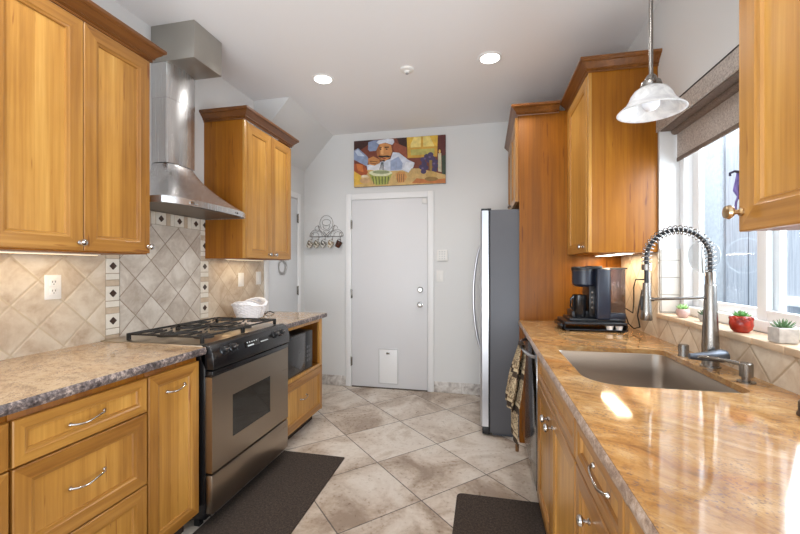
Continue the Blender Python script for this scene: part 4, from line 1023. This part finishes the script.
def mugmat(name, a, c2):
    t = NT(name); n = t.noise(t.obj(), 42, 2, .5, .8)
    return t.set(Base_Color=t.ramp(n, [(.44, a), (.50, c2)]), Roughness=.25)
def mug(x, label, m, s=1.0):
    s = 1.12; g = thing('mug', label, 'mug', (x, YW-.030, zb-.075), 'mugs hanging from the rack'); yc = YW-.040-.012
    b = newbm(); M = Matrix.Rotation(R(28), 4, 'Y')
    lathe(b, [(0, -.032), (.020, -.032), (.026, -.024), (.029, .0), (.031, .030), (.0285, .030), (.026, .0), (.022, -.024), (0, -.027)], (x-.006, yc, zb-.092), 24, rot=Matrix.Scale(s, 4) @ M); obj('cup', b, m, g)
    b = newbm(); c0 = Vector((x-.006, yc, zb-.092)); pts = [c0+M @ (Vector((.026+.020*math.sin(R(a)), 0, .018*math.cos(R(a))))*s) for a in range(10, 175, 15)]
    # handle swings up onto the hook
    pts = [c0+Vector((.020*math.cos(R(a))+.006, 0, .034+.024*math.sin(R(a)))) for a in range(-20, 201, 20)]
    tube(b, pts, .0032, 8); obj('handle', b, m, g); return g
mats_ = [mugmat('cream_brown_print', srgb(104, 84, 62), srgb(222, 216, 204)), mugmat('cream_green_print', srgb(90, 84, 62), srgb(216, 212, 200)), mugmat('cream_black_print', srgb(62, 56, 50), srgb(220, 216, 208)), mugmat('cream_gold_print', srgb(150, 124, 84), srgb(224, 220, 210)), mugmat('dark_brown_glaze', srgb(56, 28, 18), srgb(78, 42, 28))]
lbs = ['cream patterned mug at the left end of the wire rack', 'cream patterned mug on the second hook from the left of the wire rack', 'cream mug with black print on the middle hook of the wire rack', 'cream mug with gold print beside the dark brown one', 'dark brown mug at the right end of the wire rack']
for x, lb, m in zip(hx, lbs, mats_): mug(x, lb, m)
kp = thing('alarm_keypad', 'square white keypad on the back wall right of the door, above the switch', 'keypad', (-.432, 4.05, 1.435))
obj('housing', box(newbm(), -.488, -.376, 4.034, 4.0535, 1.376, 1.494, .006), PLW, kp)
b = newbm()
for i in range(3):
    for j in range(4): box(b, -.468+i*.026, -.452+i*.026, 4.032, 4.035, 1.394+j*.024, 1.408+j*.024, .001)
obj('keys', b, plain('pale_grey_keys', srgb(214, 214, 212), .4), kp)
ls = thing('light_switch', 'white light switch on the back wall right of the door, below the keypad', 'switch', (-.458, 4.05, 1.218))
obj('cover_plate', box(newbm(), -.494, -.422, 4.047, 4.0535, 1.160, 1.276, .002), PLW, ls); obj('rocker', box(newbm(), -.473, -.443, 4.043, 4.048, 1.186, 1.250, .002), PLW, ls)
# picture of a cook at a table
pc = thing('wall_picture', 'long colourful painting of a moustached cook whisking a bowl, above the back door', 'picture', (-.9, 4.05, 2.187))
PX0, PX1, PZ0, PZ1 = -1.400, -.398, 2.187, 2.692
obj('canvas', box(newbm(), PX0, PX1, 4.030, 4.0535, PZ0, PZ1, .002), plain('dark_canvas_edge', srgb(46, 30, 26), .6), pc)
cols = {}; b = newbm(); plist = []
def pcol(c):
    if c not in cols: cols[c] = len(plist); plist.append(plain('paint_%d_%d_%d' % c, srgb(*c), .5, 0, .16, 22))
    return cols[c]
layer = [0]
def poly(c, pts):
    """pts in the 800x473 study frame of the picture"""
    layer[0] += 1; t = bmesh.new(); vs = []
    for x, y in pts:
        u = (x-27)/738; top = 85-57*u; h_ = 367+23*u; v_ = (y-top)/h_; u = min(1, max(0, u)); v_ = min(1, max(0, v_))
        vs.append(t.verts.new((PX0+(PX1-PX0)*u, 4.0298-layer[0]*.00006, PZ1-(PZ1-PZ0)*v_)))
    t.faces.new(vs); bmesh.ops.triangulate(t, faces=t.faces[:]); bmesh.ops.recalc_face_normals(t, faces=t.faces[:])
    if t.faces[:][0].normal.y > 0: bmesh.ops.reverse_faces(t, faces=t.faces[:])
    merge(b, t, pcol(c))
def ell(c, cx_, cy_, rx, ry, n=18): poly(c, [(cx_+rx*math.cos(2*math.pi*i/n), cy_+ry*math.sin(2*math.pi*i/n)) for i in range(n)])
poly((122, 62, 44), [(27, 85), (765, 28), (765, 418), (27, 452)])
poly((64, 34, 28), [(27, 85), (200, 70), (120, 130), (27, 190)]); poly((60, 36, 30), [(380, 58), (470, 50), (462, 210), (420, 150)])
poly((150, 82, 58), [(360, 90), (460, 130), (465, 225), (400, 200), (350, 150)])
poly((206, 160, 62), [(462, 44), (706, 30), (700, 205), (468, 218)]); poly((236, 214, 130), [(490, 50), (575, 45), (572, 128), (492, 134)]); poly((232, 210, 124), [(590, 44), (680, 38), (678, 122), (592, 127)])
poly((186, 176, 96), [(492, 150), (680, 138), (678, 185), (494, 196)]); poly((224, 182, 70), [(462, 44), (520, 42), (500, 90), (482, 130), (466, 130)]); poly((224, 182, 70), [(640, 36), (706, 30), (700, 120), (680, 118), (660, 80)])
poly((92, 40, 36), [(706, 30), (765, 28), (765, 260), (706, 230)]); poly((58, 70, 52), [(735, 200), (765, 190), (765, 380), (738, 370)])
poly((206, 172, 110), [(27, 330), (150, 310), (330, 300), (560, 300), (765, 350), (765, 418), (27, 452)]); poly((196, 120, 62), [(500, 420), (540, 378), (640, 392), (765, 380), (765, 418)])
poly((170, 84, 44), [(27, 262), (110, 268), (145, 330), (120, 372), (27, 330)]); poly((206, 120, 60), [(45, 262), (100, 275), (108, 330), (60, 320)]); poly((222, 178, 70), [(27, 322), (90, 360), (110, 420), (27, 440)])
poly((146, 160, 190), [(27, 160), (62, 140), (140, 205), (150, 225), (138, 285), (27, 232)]); poly((196, 208, 226), [(35, 165), (62, 150), (120, 205), (60, 200)])
poly((206, 212, 226), [(135, 275), (230, 255), (330, 225), (350, 170), (400, 175), (475, 232), (525, 255), (515, 290), (478, 335), (430, 315), (330, 320), (215, 315), (140, 312)])
poly((154, 168, 198), [(330, 240), (395, 205), (430, 260), (420, 310), (330, 318)]); poly((226, 230, 238), [(455, 250), (520, 252), (512, 288), (478, 330), (432, 305)]); poly((150, 160, 188), [(370, 225), (376, 300), (384, 300), (378, 225)])
poly((226, 226, 232), [(150, 285), (240, 262), (300, 300), (215, 318), (145, 310)])
poly((206, 142, 84), [(215, 150), (235, 105), (290, 98), (335, 112), (345, 165), (325, 215), (285, 243), (245, 232), (222, 195)]); poly((168, 104, 60), [(215, 150), (240, 110), (245, 180), (262, 236), (240, 228), (220, 195)])
poly((226, 170, 110), [(255, 128), (272, 128), (274, 185), (262, 192), (252, 180)])
poly((134, 148, 178), [(145, 150), (148, 92), (190, 78), (260, 72), (235, 110), (212, 160), (160, 165)]); poly((214, 220, 232), [(235, 75), (310, 62), (355, 66), (362, 90), (345, 112), (290, 95), (235, 108), (215, 95)])
poly((44, 28, 22), [(268, 200), (300, 196), (335, 202), (318, 214), (290, 210), (262, 216), (228, 206), (240, 198)]); poly((60, 34, 26), [(262, 232), (285, 232), (284, 246), (268, 246)]); poly((40, 26, 22), [(238, 134), (258, 130), (258, 138), (240, 142)]); poly((40, 26, 22), [(282, 128), (318, 126), (318, 134), (284, 137)])
ell((40, 26, 22), 250, 148, 7, 5); ell((40, 26, 22), 300, 147, 8, 5); poly((150, 60, 50), [(262, 219), (298, 216), (286, 226), (268, 227)])
poly((198, 136, 78), [(145, 225), (190, 205), (240, 228), (245, 258), (200, 278), (150, 268)]); poly((120, 72, 44), [(160, 240), (225, 245), (222, 250), (160, 248)]); poly((120, 72, 44), [(165, 255), (215, 262), (212, 267), (165, 261)])
for s_ in (-22, -8, 8, 22): poly((90, 96, 100), [(262+s_*.3, 250), (267+s_*.3, 250), (258+s_, 345), (252+s_, 345)])
ell((222, 222, 186), 250, 338, 96, 26); ell((150, 160, 120), 255, 330, 70, 14); poly((164, 170, 84), [(155, 342), (200, 362), (300, 362), (346, 340), (320, 400), (300, 428), (212, 434), (180, 400)])
for s_ in (180, 205, 232, 258, 285, 310): poly((84, 92, 44), [(s_, 365), (s_+9, 366), (s_+10+(250-s_)*.12, 428), (s_+4+(250-s_)*.12, 428)])
poly((206, 148, 84), [(372, 345), (400, 325), (445, 330), (465, 370), (440, 412), (395, 415), (375, 385)])
for s_ in (388, 404, 420, 436): poly((120, 76, 44), [(s_, 345), (s_+5, 345), (s_+2, 408), (s_-2, 408)])
for i in range(6): poly((190, 160, 110), [(470+i*14, 345), (474+i*14, 343), (505+i*10, 300), (500+i*10, 300)])
ell((222, 196, 150), 120, 370, 34, 16); ell((206, 166, 120), 120, 400, 42, 22); ell((236, 220, 190), 118, 362, 26, 9)
for cx_, cy_ in ((590, 230), (620, 205), (650, 190), (600, 262), (635, 235), (665, 220), (685, 245), (580, 290), (612, 295), (690, 280), (660, 265), (595, 325), (680, 310)): ell((72, 58, 92), cx_, cy_, 22, 20, 12)
for cx_, cy_ in ((606, 222), (642, 210), (676, 262), (586, 300)): ell((104, 88, 128), cx_, cy_, 10, 8, 10)
poly((150, 120, 60), [(640, 235), (662, 235), (660, 340), (644, 340)]); ell((196, 160, 92), 655, 350, 44, 28); ell((150, 116, 60), 655, 385, 52, 18); poly((196, 190, 160), [(708, 180), (732, 178), (734, 330), (708, 325)]); ell((228, 190, 100), 720, 165, 8, 16, 10)
obj('painted_scene', b, plist, pc, 10)
# siding bracket outside
b = newbm(); box(b, 1.94, 1.9995, 2.93, 3.09, 1.055, 1.115, .004); box(b, 1.90, 1.945, 2.93, 2.96, 1.06, 1.11, .004); o = obj('wall_bracket', b, VIN); tag(o, 'small white bracket on the grey siding outside the window', 'bracket')
